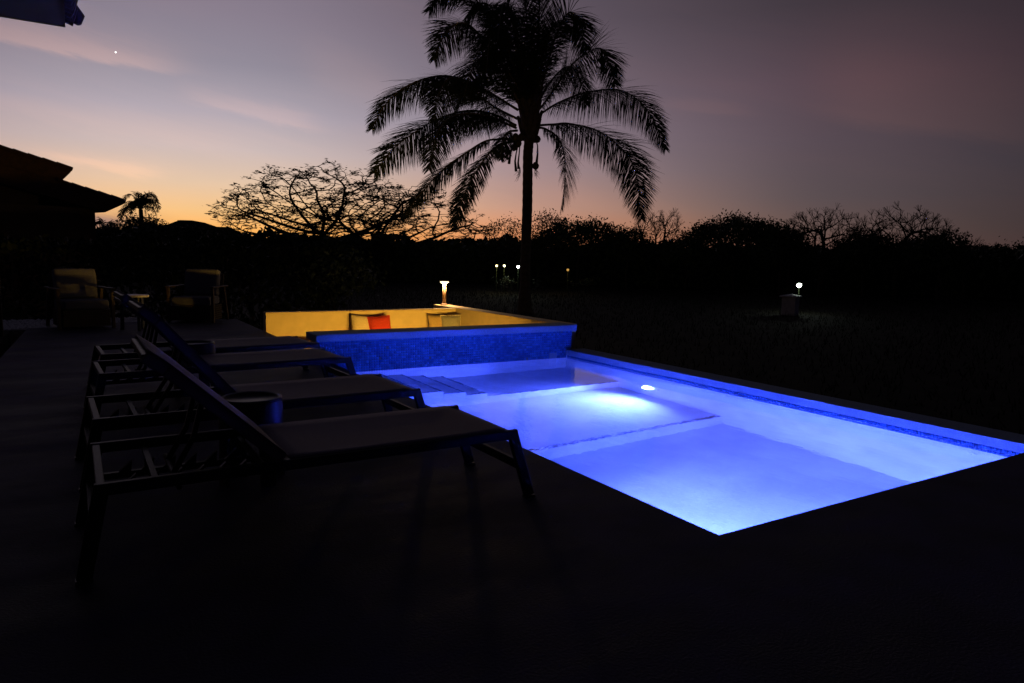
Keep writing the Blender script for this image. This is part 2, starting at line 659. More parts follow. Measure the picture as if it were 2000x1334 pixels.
# pale gravel beyond the end of the deck
V, F = [], []
for k in range(2600):
    x, y = random.uniform(-3.2, 0.9), random.uniform(12.76, 14.4)
    if x > -0.9 and y < 12.78:
        continue
    if x > 0.1 and y < 13.35:
        continue
    r = random.uniform(0.014, 0.034)
    c = np.array([x, y, -0.015 + random.uniform(-0.004, 0.006)])
    o = len(V)
    rot = random.uniform(0, PI)
    for q in range(5):
        a = rot + q * 2 * PI / 5
        V.append(c + np.array([math.cos(a) * r * random.uniform(0.7, 1.2), math.sin(a) * r * random.uniform(0.7, 1.2), 0]))
    V.append(c + np.array([0, 0, r * 0.7]))
    for q in range(5):
        F.append((o + q, o + (q + 1) % 5, o + 5))
tag(link('gravel', npmesh('gravel', V, F), MT['gravel']), kind='stuff')
mb = MB()
mb.box(-3.2, 1.0, 12.7, 14.4, -0.5, -0.02)
mb.build('gravel_bed', mat('pale_grit', (0.22, 0.21, 0.2), 0.95, 0.3, 30))['kind'] = 'structure'

# ------------------------------------------------------------------ swimming pool
PX0, PX1, PY0, PY1 = 2.372, 5.54, 2.051, 7.56
ZW = -0.108
Y1, Y2 = 4.83, 6.46                 # edges of the two underwater ledges
Z1, Z2, Z3 = -1.47, -1.20, -0.93    # floors: near, middle, far
pool = thing('swimming_pool', 'rectangular swimming pool lit blue from under water, set in the dark deck', 'swimming pool', (0, 0, 0))
mb = MB()
q = lambda *p: mb.add(p, [(0, 1, 2, 3)])
q((PX0, PY0, Z1), (PX1, PY0, Z1), (PX1, Y1, Z1), (PX0, Y1, Z1))
q((PX0, Y1, Z2), (PX1, Y1, Z2), (PX1, Y2, Z2), (PX0, Y2, Z2))
q((PX0, Y2, Z3), (PX1, Y2, Z3), (PX1, PY1, Z3), (PX0, PY1, Z3))
fl = MB()
fl.v, fl.f = mb.v, mb.f
fl.build('pool_floor', MT['plaster'], pool)
MB().add([(PX0, Y1, Z1), (PX1, Y1, Z1), (PX1, Y1, Z2), (PX0, Y1, Z2)], [(0, 1, 2, 3)]).build('ledge_riser', MT['plaster'], pool)
MB().add([(PX0, Y2, Z2), (PX1, Y2, Z2), (PX1, Y2, Z3), (PX0, Y2, Z3)], [(0, 1, 2, 3)]).build('ledge_riser', MT['plaster'], pool)
ZT = -0.058
MB().box(PX0 - 0.12, PX0, PY0 - 0.12, PY1, -1.6, ZT - 0.004).build('side_wall', MT['plaster'], pool)
MB().box(PX0, PX1 + 0.1, PY0 - 0.12, PY0, -1.6, ZT - 0.004).build('side_wall', MT['plaster'], pool)
MB().box(PX1 + 0.004, PX1 + 0.22, PY0, PY1, -1.6, -0.072).build('side_wall', MT['plaster'], pool)
MB().box(PX0, PX1, PY1, PY1 + 0.1, -1.6, -0.135).build('side_wall', MT['plaster'], pool)
# steps down from the deck in the far corner
for k, (x1, zt) in enumerate(((2.92, -0.33), (3.18, -0.48), (3.44, -0.63), (3.70, -0.78))):
    x0 = PX0 if k == 0 else (2.92, 3.18, 3.44)[k - 1]
    st = MB().box(x0, x1, Y2 - 0.003, PY1 - 0.003, -1.25, zt).build('pool_step', MT['plaster'], pool, bevel=0.006)
    mosaic('nosing_tile', MT['trim'], st, (x1 - 0.034, Y2, zt), (0, 1, 0), (1, 0, 0), 35, 1, 0.031, (0, 0, 1), keep=0.95, bias=0.6)
    mosaic('nosing_tile', MT['trim'], st, (x0 + 0.01, Y2 + 0.002, zt), (1, 0, 0), (0, 1, 0), int((x1 - x0 - 0.05) / 0.031), 1, 0.031, (0, 0, 1), keep=0.9, bias=0.8)
# mosaic lines on the ledge edges and round the waterline
mosaic('edge_tile', MT['trim'], pool, (PX0 + 0.01, Y1 + 0.004, Z2), (1, 0, 0), (0, 1, 0), 101, 2, 0.031, (0, 0, 1), keep=0.93, bias=1.15)
mosaic('edge_tile', MT['trim'], pool, (3.72, Y2 + 0.004, Z3), (1, 0, 0), (0, 1, 0), 58, 1, 0.031, (0, 0, 1), keep=0.9, bias=0.7)
mosaic('waterline_tile', MT['mosaic'], pool, (PX1 + 0.002, PY0, -0.166), (0, 1, 0), (0, 0, 1), 177, 3, 0.031, (-1, 0, 0), keep=1.0, bias=0.2)
# raised coping along the garden side
MB().box(5.522, 5.83, 2.060, 7.545, -0.07, 0.0).build('coping', MT['coping'], pool, bevel=0.006)
MB().box(5.60, 5.80, 2.06, 7.9, -1.0, -0.072).build('outer_wall', MT['floor'], pool)
# return inlets just under the surface
for (pos, nrm) in (((PX1, 2.49, -0.31), (-1, 0, 0)), ((PX1, 4.83, -0.29), (-1, 0, 0)), ((PX1, 7.18, -0.30), (-1, 0, 0)),
                   ((3.98, PY1, -0.27), (0, -1, 0)), ((3.52, PY1, -0.2), (0, -1, 0))):
    mb = MB()
    mb.lathe([(0.034, 0.0), (0.034, 0.006), (0.026, 0.010), (0.012, 0.011), (0.011, 0.002)], 18)
    o = mb.build('inlet', MT['chrome'], pool, smooth=False, loc=pos)
    o.rotation_euler = Vector(nrm).to_track_quat('Z', 'Y').to_euler()
mb = MB().box(5.255, 5.375, PY1 - 0.022, PY1 - 0.006, -0.125, -0.035)
mb.build('overflow_cover', MT['coping'], pool, bevel=0.004)
BLUE = (0.066, 0.108, 1.0)
glow = emit('pool_lamp_glow', (0.30, 0.42, 1.0), 30.0)
# the bulb makes the middle of the lens much brighter than its rim
_t = glow.node_tree
_tc = _t.nodes.new('ShaderNodeTexCoord')
_vl = _t.nodes.new('ShaderNodeVectorMath')
_vl.operation = 'LENGTH'
_t.links.new(_tc.outputs['Object'], _vl.inputs[0])
_mr = _t.nodes.new('ShaderNodeMapRange')
_mr.interpolation_type = 'SMOOTHSTEP'
_mr.inputs[1].default_value = 0.03
_mr.inputs[2].default_value = 0.105
_mr.inputs[3].default_value = 30.0
_mr.inputs[4].default_value = 1.6
_t.links.new(_vl.outputs['Value'], _mr.inputs[0])
for _n in _t.nodes:
    if _n.type == 'EMISSION':
        _t.links.new(_mr.outputs[0], _n.inputs[1])
for (pos, nrm, aim, en) in (((PX1 - 0.002, 5.91, -0.79), (-1, 0, 0), (-1, -0.15, -0.06), 1350.0),
                            ((PX0 + 0.002, 3.02, -0.72), (1, 0, 0), (1, -0.05, -0.12), 2050.0)):
    nl = MB().lathe([(0.135, 0.0), (0.135, 0.014), (0.115, 0.022), (0.10, 0.014)], 32).build('pool_light', MT['chrome'], pool, loc=pos)
    nl.rotation_euler = Vector(nrm).to_track_quat('Z', 'Y').to_euler()
    MB().lathe([(0.098, 0.019), (0.07, 0.030), (0.02, 0.034)], 28).build('lens', glow, nl, smooth=True)
    p = Vector(pos) + Vector(nrm) * 0.05
    lamp('pool_lamp', 'SPOT', pool, p, en, BLUE, 0.05, aim, 148, 1.0)

# water
mb = MB()
nx, ny = 2, 2
mb.add([(PX0, PY0, ZW), (PX1 + 0.004, PY0, ZW), (PX1 + 0.004, PY1, ZW), (PX0, PY1, ZW)], [(0, 1, 2, 3)])
me = bpy.data.meshes.new('pool_water')
me.from_pydata(mb.v, [], mb.f)
tag(link('pool_water', me, MT['water']), kind='structure')

# ------------------------------------------------------------------ tiled wall between pool and lounge
tw = thing('tiled_wall', 'low wall of small blue mosaic tiles with a stone coping, at the far end of the pool', 'wall', (2.2, 7.56, 0))
MB().box(0.0, 3.43, 0.004, 0.30, -1.0, 0.249).build('wall_core', MT['grout'], tw)
MB().box(-0.045, 3.465, -0.06, 0.335, 0.252, 0.330).build('coping', MT['coping'], tw, bevel=0.005)
mosaic('mosaic_tile', MT['mosaic'], tw, (0.001, 0.0, -0.137), (1, 0, 0), (0, 0, 1), 114, 13, 0.030, (0, -1, 0), keep=0.995, tilt=0.05, bias=1.0)
mosaic('mosaic_tile', MT['mosaic'], tw, (3.434, 0.01, -0.137), (0, 1, 0), (0, 0, 1), 9, 13, 0.030, (1, 0, 0), keep=0.995, tilt=0.05)
MB().box(-0.004, 0.0, 0.004, 0.30, 0.003, 0.249).build('end_face', MT['seat'], tw)

# ------------------------------------------------------------------ sunken lounge
LF = -0.62
mb = MB().box(2.30, 5.80, 7.87, 11.2, LF - 0.1, LF)
tag(mb.build('lounge_floor', MT['floor']), kind='structure')
lw = thing('lounge_wall', 'long low ochre wall at the back of the sunken lounge, lit warm from below', 'wall', (2.43, 11.13, 0))
MB().box(0, 3.268, 0, 0.18, GZ - 0.05, 0.270).build('wall_core', MT['render'], lw)
MB().box(-0.005, 3.266, -0.004, 0.186, 0.272, 0.288).build('cap', MT['render'], lw, bevel=0.004)
sw = thing('lounge_wall', 'ochre side wall of the sunken lounge running towards the pool, carrying the bollard lamp', 'wall', (5.70, 7.9, 0))
MB().box(0, 0.25, 0, 4.15, GZ - 0.05, 0.285).build('wall_core', MT['render'], sw)
MB().box(-0.005, 0.255, -0.005, 4.156, 0.287, 0.303).build('cap', MT['render'], sw, bevel=0.004)
bench = thing('lounge_bench', 'built-in cream bench under the back wall of the sunken lounge', 'bench', (2.43, 10.55, LF))
MB().box(0.0, 3.262, 0.03, 0.574, 0, 0.40).build('base', MT['render'], bench)
MB().box(0.0, 3.262, 0.0, 0.574, 0.402, 0.45).build('seat_slab', MT['seat'], bench, bevel=0.006)
# recessed wall lights on the lounge side of the tiled wall
warm_e = emit('warm_lens', (1.0, 0.62, 0.22), 9.0)
for i, (x, en) in enumerate(((4.0, 215), (4.6, 165), (5.2, 190))):
    t = thing('wall_light', ('warm recessed wall light behind the left end of the tiled wall', 'warm recessed wall light behind the middle of the tiled wall',
                             'warm recessed wall light behind the right end of the tiled wall')[i], 'wall light', (x, 7.862, -0.50), 0, 'recessed lights in the sunken lounge')
    MB().box(-0.09, 0.09, 0.0, 0.018, -0.05, 0.05).build('bezel', MT['black'], t, bevel=0.003)
    MB().box(-0.07, 0.07, 0.018, 0.022, -0.032, 0.032).build('lens', warm_e, t)
    lamp('wall_lamp', 'SPOT', t, (0, 0.06, 0), en, (1.0, 0.55, 0.075), 0.05, (-0.12, 1, 0.12), 112, 0.8)
    MB().box(-0.09, 0.09, 0.019, 0.10, 0.040, 0.046).build('added_shield', MT['black'], t)  # unseen plate, added to hold the lamp's upward light off the armchairs


def cushion(name, label, loc, w, m, edge, tilt=18, rz=0.0, roll=0.0, fringe=False):
    root = thing(name, label, 'cushion', loc, rz, 'cushions on the lounge bench')
    n = 14
    vs, fs = [], []
    for side in (1, -1):
        for j in range(n + 1):
            for i in range(n + 1):
                u, v = 2 * i / n - 1, 2 * j / n - 1
                bulge = ((1 - u ** 4) * (1 - v ** 4)) ** 0.6 * 0.065
                pin = 1 - 0.07 * (1 - abs(u * v)) * (abs(u) ** 6 + abs(v) ** 6)
                wr = 0.004 * math.sin(7 * u + 3 * v) * bulge / 0.065
                vs.append((u * w / 2 * pin, -side * bulge + wr, v * w / 2 * pin + w / 2))
    o = (n + 1) ** 2
    for s_ in range(2):
        for j in range(n):
            for i in range(n):
                a = s_ * o + j * (n + 1) + i
                fs.append((a, a + 1, a + n + 2, a + n + 1))
    c = MB().add(vs, fs).build('cover', m, root, smooth=True)
    c.rotation_euler = Euler((math.radians(-tilt), math.radians(roll), 0))
    pts = []
    for k in range(48):
        t = k / 48 * 4
        sd, f = int(t), t - int(t)
        u, v = ((2 * f - 1, -1), (1, 2 * f - 1), (1 - 2 * f, 1), (-1, 1 - 2 * f))[sd]
        pin = 1 - 0.07 * (1 - abs(u * v)) * (abs(u) ** 6 + abs(v) ** 6)
        pts.append((u * w / 2 * pin, 0, v * w / 2 * pin + w / 2))
    pts.append(pts[0])
    pp = MB().tube(pts, 0.006, 6, cap=False)
    if fringe:
        for k in range(26):
            u = -1 + 2 * k / 25
            p0 = Vector((u * w / 2 * 0.97, 0, w * (0.965 + 0.03 * u * u)))
            p1 = p0 + Vector((random.uniform(-0.012, 0.012), -random.uniform(0.0, 0.03), random.uniform(0.005, 0.022)))
            pp.tube([p0, p1], 0.005, 5)
    pe = pp.build('fringe' if fringe else 'piping', edge, root, smooth=True)
    pe.rotation_euler = c.rotation_euler
    return root


SZ = LF + 0.452
cushion('cushion', 'cream square cushion with dark edging leaning behind the red one', (3.93, 10.97, SZ), 0.40, MT['cream'], MT['piping'], 14, 0.05, 4)
cushion('cushion', 'bright red square cushion on the lounge bench', (4.22, 10.90, SZ), 0.38, MT['red'], MT['red'], 14, -0.05, -4)
cushion('cushion', 'tan square cushion half behind the sage one near the corner', (5.30, 10.98, SZ), 0.37, MT['tan'], MT['piping'], 12, 0.0, 0)
cushion('cushion', 'sage green cushion with ivory fringe in the lounge corner', (5.49, 10.88, SZ), 0.36, MT['sage'], MT['ivory'], 14, -0.25, 0, True)

# bollard lamp on the side wall
bl = thing('bollard_lamp', 'lit slim bronze bollard lamp with disc head standing on the lounge side wall', 'lamp', (5.80, 11.80, 0.303))
MB().lathe([(0.075, 0), (0.075, 0.012), (0.05, 0.03), (0.034, 0.036)], 24).build('foot', MT['bronze'], bl, smooth=True)
MB().lathe([(0.034, 0.034), (0.034, 0.402)], 20).build('post', MT['bronze'], bl, smooth=True)
MB().lathe([(0.032, 0.402), (0.052, 0.413), (0.070, 0.419)], 28).build('diffuser', emit('lamp_diffuser', (1.0, 0.72, 0.36), 22.0), bl, smooth=True)
MB().lathe([(0.080, 0.420), (0.080, 0.434), (0.074, 0.439)], 28).build('disc_head', emit('lamp_head', (1.0, 0.74, 0.42), 3.0), bl)
for k in range(4):
    a = PI / 4 + k * PI / 2
    lamp('bollard_bulb', 'POINT', bl, (0.075 * math.cos(a), 0.075 * math.sin(a), 0.395), 9.5, (1.0, 0.66, 0.34), 0.012)

# ------------------------------------------------------------------ own house corner: eave above the deck, top left
hs = thing('house_eave', 'corner of a tiled roof with pale soffit jutting in above the deck', 'roof', (0, 6.26, 2.8))
sv = MB()
sv.add([(-0.012, -0.012, 0.0), (-6.0, -0.012, 0.0), (-6.0, -9.0, 0.0), (-0.012, -9.0, 0.0)], [(0, 1, 2, 3)])
sv.build('soffit', MT['soffit'], hs)
MB().box(-6.0, -0.012, -0.012, 0.0, -0.004, 0.09).build('fascia', MT['soffit'], hs)
MB().box(-0.012, 0.0, -9.0, 0.0, -0.004, 0.09).build('fascia', MT['soffit'], hs)
mb = MB()
mb.add([(-0.02, 0.0, 0.092), (-0.02, -9, 0.092), (-6, -9, 1.9), (-6, 0.0, 1.9), (-0.02, 0.0, 0.13), (-0.02, -9, 0.13), (-6, -9, 1.94), (-6, 0.0, 1.94)],
       [(0, 1, 2, 3), (7, 6, 5, 4), (0, 3, 7, 4), (0, 4, 5, 1), (1, 5, 6, 2), (3, 2, 6, 7)])
mb.build('roof_deck', MT['rooftile'], hs)
for k in range(36):
    # barrel tiles seen end-on under the eave, one by one
    y = 0.02 - k * 0.10
    t_ = MB().tube([(0.062 + 0.008 * math.sin(k * 2.3), y, 0.072), (-0.22, y, 0.165)], [0.056, 0.047], 12)
    t_.build('barrel_tile', MT['rooftile'], hs, smooth=True)
MB().tube([(0.085, 0.06, 0.05), (0.075, 0.03, 0.085), (0.03, -0.03, 0.13), (-0.3, -0.3, 0.26)], [0.02, 0.056, 0.06, 0.06], 12).build('hip_tile', MT['rooftile'], hs, smooth=True)
MB().box(-4.6, -1.35, -9.0, -0.75, -2.86, -0.003).build('wall', MT['housewall'], hs)

# ------------------------------------------------------------------ neighbour's house
nh = thing('neighbour_house', 'dark neighbouring house with stepped clay tile roofs beyond the hedge', 'house', (0, 22, 0), math.radians(20))
nh.scale = (1.064, 1, 1)
MB().box(-7.0, 0.57, 0.3, 9.0, GZ, 2.3).build('wall', MT['housewall'], nh)
MB().box(-7.0, -0.62, 0.5, 8.5, 2.305, 3.0).build('upper_wall', MT['housewall'], nh)
r2 = MB().prism([(-4.0, 3.86), (1.18, 2.52), (1.16, 2.455), (0.70, 2.20), (0.575, 2.235), (-4.0, 3.4)], 0.0, 9.3).build('lower_roof', MT['rooftile'], nh)
r1 = MB().prism([(-6.5, 4.80), (0.04, 3.275), (0.02, 3.20), (-0.22, 2.92), (-0.62, 2.96), (-6.5, 4.4)], 0.2, 9.0).build('upper_roof', MT['rooftile'], nh)
for (rf, x0, x1, zf) in ((r2, -0.15, 1.2, lambda x: 2.52 - (x - 1.18) * 0.2587), (r1, -2.6, 0.06, lambda x: 3.275 - (x - 0.04) * 0.233)):
    x = x1
    while x > x0:
        y0 = 0.0 if rf is r2 else 0.2
        MB().tube([(x, y0 + 0.02, zf(x) + 0.012), (x - 0.34, y0 + 0.02, zf(x - 0.34) + 0.045)], [0.062, 0.05], 8).build('verge_tile', MT['rooftile'], rf, smooth=True)
        x -= 0.30
# clipped post by the deck's left side
ps = thing('garden_post', 'slim dark post at the left edge of the deck', 'post', (-0.965, 12.0, -0.03))
MB().box(-0.04, 0.04, -0.04, 0.04, 0, 1.30).build('shaft', MT['bark'], ps, bevel=0.006)
MB().box(-0.05, 0.05, -0.05, 0.05, 1.302, 1.34).build('cap', MT['bark'], ps, bevel=0.006)


# ------------------------------------------------------------------ vegetation
def leaf_mesh(name, P, size, flat=0.0, aspect=0.5, rs=rng):
    """one quad leaf (bent across its midrib would be overkill) per point of P"""
    n = len(P)
    P = np.asarray(P, float)
    d = rs.normal(size=(n, 3))
    d[:, 2] *= (1 - flat)
    d /= np.linalg.norm(d, axis=1)[:, None]
    e = rs.normal(size=(n, 3))
    e[:, 2] *= (1 - flat)
    e = np.cross(d, e)
    if flat > 0.5:
        e = np.cross(d, np.tile(np.array([0, 0, 1.0]), (n, 1)) + rs.normal(size=(n, 3)) * 0.25)
    e /= np.linalg.norm(e, axis=1)[:, None] + 1e-9
    s = size * rs.uniform(0.6, 1.3, n)[:, None]
    a = P - d * s * 0.5
    b = P + e * s * aspect * 0.5
    c = P + d * s * 0.5
    f = P - e * s * aspect * 0.5
    V = np.stack([a, b, c, f], 1).reshape(-1, 3)
    F = np.arange(4 * n).reshape(n, 4)
    return npmesh(name, V, F)


def colonize(base, trunk, attract, step, kill, infl, iters=160, rs=rng, droop=0.0, wob=0.35):
    nodes = [np.array(base, float)]
    par = [-1]
    for p in trunk:
        nodes.append(np.array(p, float))
        par.append(len(nodes) - 2)
    A = np.array(attract, float)
    for it in range(iters):
        if len(A) == 0:
            break
        Nn = np.array(nodes)
        d2 = ((A[:, None, :] - Nn[None, :, :]) ** 2).sum(2)
        near = d2.argmin(1)
        dm = np.sqrt(d2[np.arange(len(A)), near])
        okk = dm < infl
        if not okk.any():
            infl *= 1.5
            continue
        new = []
        for ni in np.unique(near[okk]):
            sel = A[okk & (near == ni)]
            v = (sel - nodes[ni])
            v /= np.linalg.norm(v, axis=1)[:, None] + 1e-9
            v = v.sum(0) + rs.normal(size=3) * wob
            v[2] -= droop
            v /= np.linalg.norm(v) + 1e-9
            new.append((ni, nodes[ni] + v * step))
        for ni, p in new:
            nodes.append(p)
            par.append(ni)
        Nn = np.array([p for _, p in new])
        d2 = ((A[:, None, :] - Nn[None, :, :]) ** 2).sum(2).min(1)
        A = A[d2 > kill * kill]
    return np.array(nodes), np.array(par)


def branch_mesh(name, nodes, par, r_tip, expo=2.25, n=5, rmin=0, rmax=99, keep=None):
    N = len(nodes)
    acc = np.zeros(N)
    nchild = np.zeros(N, int)
    for i in range(1, N):
        nchild[par[i]] += 1
    rad = np.zeros(N)
    for i in range(N - 1, -1, -1):
        rad[i] = r_tip if nchild[i] == 0 else acc[i] ** (1 / expo)
        if par[i] >= 0:
            acc[par[i]] += rad[i] ** expo
    V, F = [], []
    ang = np.arange(n) * 2 * PI / n
    for i in range(1, N):
        p = par[i]
        r1 = rad[i]
        r0 = min(rad[p], r1 * 1.5)
        if keep is not None and not keep(rad[i]):
            continue
        d = nodes[i] - nodes[p]
        L = np.linalg.norm(d)
        if L < 1e-6:
            continue
        d /= L
        a = np.cross(d, [0.31, 0.52, 0.79])
        a /= np.linalg.norm(a)
        b = np.cross(d, a)
        ring = np.cos(ang)[:, None] * a + np.sin(ang)[:, None] * b
        o = len(V)
        V.extend(nodes[p] - d * r0 * 0.3 + ring * r0)
        V.extend(nodes[i] + d * r1 * 0.3 + ring * r1)
        for k in range(n):
            F.append((o + k, o + (k + 1) % n, o + n + (k + 1) % n, o + n + k))
    return (npmesh(name, V, F) if F else None), rad


def tree(name, label, group, base, crown_c, crown_r, nat, step, leafy, leaf_size, r_tip, lm, twigs=0, cat='tree', umbrella=False, rs=None, fork=0.35, flat=0.0, leaf_top=False):
    """grown by space colonisation: trunk, limbs and twigs, then leaves round the twig ends"""
    rs = rs or rng
    base = np.array(base, float)
    cc, cr = np.array(crown_c, float), np.array(crown_r, float)
    root = thing(name, label, cat, tuple(base), 0, group)
    u = rs.normal(size=(nat, 3))
    u /= np.linalg.norm(u, axis=1)[:, None]
    if umbrella:
        u[:, 2] = np.abs(u[:, 2]) * 1.0
        rr = rs.uniform(0.55, 1.0, nat) ** 0.5
        low = rs.uniform(size=nat) < 0.42
        u[low, 2] = rs.uniform(-0.3, 0.3, low.sum())
    else:
        rr = rs.uniform(0.25, 1.0, nat) ** 0.45
        u[:, 2] = np.where(u[:, 2] < -0.3, -u[:, 2], u[:, 2])
    att = u * rr[:, None] * cr + cc - base
    fz = cc[2] - base[2] - cr[2] * (0.25 if umbrella else fork)
    fz = max(fz, 0.6)
    m = max(3, int(fz / step))
    tr = [(rs.normal() * 0.05, rs.normal() * 0.05, fz * (k + 1) / m) for k in range(m)]
    zs = np.array([1, 1, 2.1 if umbrella else 1.0])     # umbrella crowns grow in flat layers
    nodes, par = colonize((0, 0, -0.05), np.array(tr) * zs, att * zs, step, step * 1.25, max(cr) * 0.9, rs=rs,
                          droop=0.0 if (umbrella or leafy) else -0.7, wob=0.2 if umbrella else 0.35)
    nodes = nodes / zs
    # fine twigs beyond the skeleton
    if twigs:
        ends = np.setdiff1d(np.arange(len(nodes)), par)
        ex_n, ex_p = [], []
        cnt = len(nodes)
        for e in ends:
            d0 = nodes[e] - nodes[par[e]]
            d0 /= np.linalg.norm(d0) + 1e-9
            for k in range(twigs):
                d = d0 * 0.8 + rs.normal(size=3) * (0.42 if umbrella else 0.55)
                d[2] = d[2] * (0.35 if umbrella else 0.8) + (0.05 if umbrella else 0.75)
                d /= np.linalg.norm(d)
                p = nodes[e]
                pi = e
                for s_ in range(3):
                    d = d + rs.normal(size=3) * (np.array([0.16, 0.16, 0.07]) if umbrella else 0.15)
                    d /= np.linalg.norm(d)
                    p = p + d * step * 0.55
                    ex_n.append(p)
                    ex_p.append(pi)
                    pi = cnt
                    cnt += 1
        nodes = np.vstack([nodes, np.array(ex_n)])
        par = np.concatenate([par, np.array(ex_p)])
    me, rad = branch_mesh('trunk', nodes, par, r_tip, n=5, keep=lambda r: r > r_tip * 4.5)
    if me:
        link('trunk', me, MT['bark'], root, smooth=True)
    me, rad = branch_mesh('branches', nodes, par, r_tip, n=4, keep=lambda r: r <= r_tip * 4.5)
    if me:
        link('branches', me, MT['bark'], root)['kind'] = 'stuff'
    if leafy:
        ends = np.setdiff1d(np.arange(len(nodes)), par)
        pts = nodes[ends]
        if flat < 0.5:
            pts = nodes[rad <= r_tip * 2.2]
            pts = pts[pts[:, 2] > fz]
        if leaf_top:
            pts = pts[(pts[:, 2] > np.quantile(pts[:, 2], 0.35)) | (rs.uniform(size=len(pts)) < 0.35)]
        k = leafy
        P = np.repeat(pts, k, 0) + rs.normal(size=(len(pts) * k, 3)) * np.array([1, 1, 0.45 if flat > 0.5 else 0.8]) * leaf_size * (0.5 if flat > 0.5 else 1.5)
        link('crown', leaf_mesh('crown', P, leaf_size, flat, 0.45, rs), lm, root)
    return root


def leafbox(P, size, name, m, parent=None, kind=None, rs=rng):
    o = link(name, leaf_mesh(name, P, size, 0.0, 0.55, rs), m, parent)
    if kind:
        o['kind'] = kind
    return o


# clipped hedge behind the chairs
hA, hB = np.array([-7.0, 16.0]), np.array([5.6, 17.2])
hd = thing('hedge', 'dense dark clipped hedge behind the armchairs', 'hedge', (0, 0, GZ))
n = 15000
t = rng.uniform(size=n)
cross = rng.uniform(-1, 1, n)
P = np.empty((n, 3))
P[:, :2] = hA + (hB - hA) * t[:, None]
P[:, 1] += cross * 0.55
P[:, 2] = rng.uniform(0, 1.84, n) ** 1.0
top_ = rng.uniform(size=n) < 0.3
P[top_, 2] = 1.82 + rng.normal(size=top_.sum()) * 0.05
leafbox(P, 0.16, 'foliage', MT['hedge'], hd)
mb = MB()
ang = math.atan2(hB[1] - hA[1], hB[0] - hA[0])
for k in range(26):
    c = hA + (hB - hA) * ((k + 0.5) / 26)
    mb.tube([(c[0], c[1], 0), (c[0] + random.uniform(-.1, .1), c[1] + random.uniform(-.1, .1), 0.5), (c[0] + random.uniform(-.3, .3), c[1] + random.uniform(-.2, .2), 1.5)], [0.03, 0.025, 0.008], 6)
mb.build('stems', MT['bark'], hd)
rs_ = np.random.default_rng(31)
hb = at(650, 560, 17.5)
tree('garden_shrub', 'rounded dark shrub at the right end of the hedge', None, (hb[0], hb[1], GZ), (hb[0] + 0.2, hb[1], 0.45), (1.0, 1.0, 0.85), 90, 0.2, 26, 0.13, 0.006, MT['leaf'], cat='shrub', rs=rs_)

# far-off understory along the field edge
D_ = 50.0
n = 42000
az = np.radians(rng.uniform(-8, 76, n))
dd = D_ + rng.uniform(-2.5, 2.5, n)
prof = 2.75 + 0.22 * np.sin(az * 37) + 0.18 * np.sin(az * 83 + 1) + 0.14 * np.sin(az * 171 + 2)
zz = rng.uniform(size=n) ** 0.8 * prof + np.abs(rng.normal(size=n)) * 0.12
P = np.stack([dd * np.sin(az), dd * np.cos(az), GZ + zz], 1)
leafbox(P, 0.42, 'thicket', MT['leaf'], None, 'stuff')
n = 24000
az = np.radians(rng.uniform(-8, 76, n))
dd = D_ + 9 + rng.uniform(-2.5, 2.5, n)
zz = rng.uniform(size=n) * (2.9 + 0.3 * np.sin(az * 29))
leafbox(np.stack([dd * np.sin(az), dd * np.cos(az), GZ + zz], 1), 0.6, 'thicket', MT['leaf'], None, 'stuff')


def px_tree(name, label, group, x, ytop, wpx, D, kind, seed, **kw):
    rs = np.random.default_rng(seed)
    b = at(x, 560, D)
    topz = at(x, ytop, D)[2]
    w = wpx / FPX * D * 1.02
    base = (b[0], b[1], GZ)
    H = topz - GZ
    if kind == 'dense':
        rz = H * 0.36
        return tree(name, label, group, base, (b[0], b[1], topz - rz), (w / 2, w / 2.3, rz), 340, 0.26, 34, 0.19, 0.012, MT['leaf'], rs=rs, **kw)
    if kind == 'open':
        rz = H * 0.34
        return tree(name, label, group, base, (b[0], b[1], topz - rz), (w / 2, w / 2.3, rz), 260, 0.24, 9, 0.15, 0.010, MT['leaf'], rs=rs, **kw)
    if kind == 'bare':
        rz = H * 0.42
        return tree(name, label, group, base, (b[0], b[1], topz - rz), (w / 2, w / 2.4, rz), 520, 0.24, 0, 0.1, 0.0068, MT['leaf'], twigs=7, rs=rs, **kw)


G = 'trees along the far edge of the field'
px_tree('field_tree', 'open leafy tree just left of the palm trunk on the skyline', G, 992, 424, 105, 45, 'open', 1)
px_tree('field_tree', 'sparse leafy treetop just right of the palm trunk', G, 1066, 408, 80, 46, 'open', 2)
px_tree('field_tree', 'broad dense bushy tree under the lowest right palm fronds', G, 1128, 430, 190, 46, 'dense', 3)
px_tree('field_tree', 'low dense bush right of the broad bushy tree', G, 1222, 448, 95, 45, 'dense', 4)
px_tree('field_tree', 'small bare tree with a round twiggy crown between two leafy trees', G, 1284, 413, 120, 47, 'bare', 5)
px_tree('field_tree', 'wide dense umbrella-crowned tree in the middle of the right skyline', G, 1432, 424, 205, 46, 'dense', 6)
px_tree('field_tree', 'tall bare twiggy tree right of the dense umbrella crown', G, 1604, 411, 180, 45, 'bare', 7)
px_tree('field_tree', 'thin sprouting bare tree beside the umbrella crown', G, 1540, 436, 80, 45, 'bare', 17)
px_tree('field_tree', 'tall bare tree with a pointed top, rightmost of the bare trees', G, 1748, 412, 190, 45, 'bare', 8)
px_tree('field_tree', 'dense round bush right of the pointed bare tree', G, 1832, 455, 100, 43, 'dense', 9)
px_tree('field_tree', 'thin half-bare tree near the right end of the skyline', G, 1882, 466, 70, 46, 'bare', 10)
px_tree('field_tree', 'small leafy tree with a knobbly crown near the right edge', G, 1938, 478, 64, 52, 'dense', 11)
px_tree('field_tree', 'small leafy tree at the very right edge of the skyline', G, 1992, 482, 60, 52, 'dense', 12)
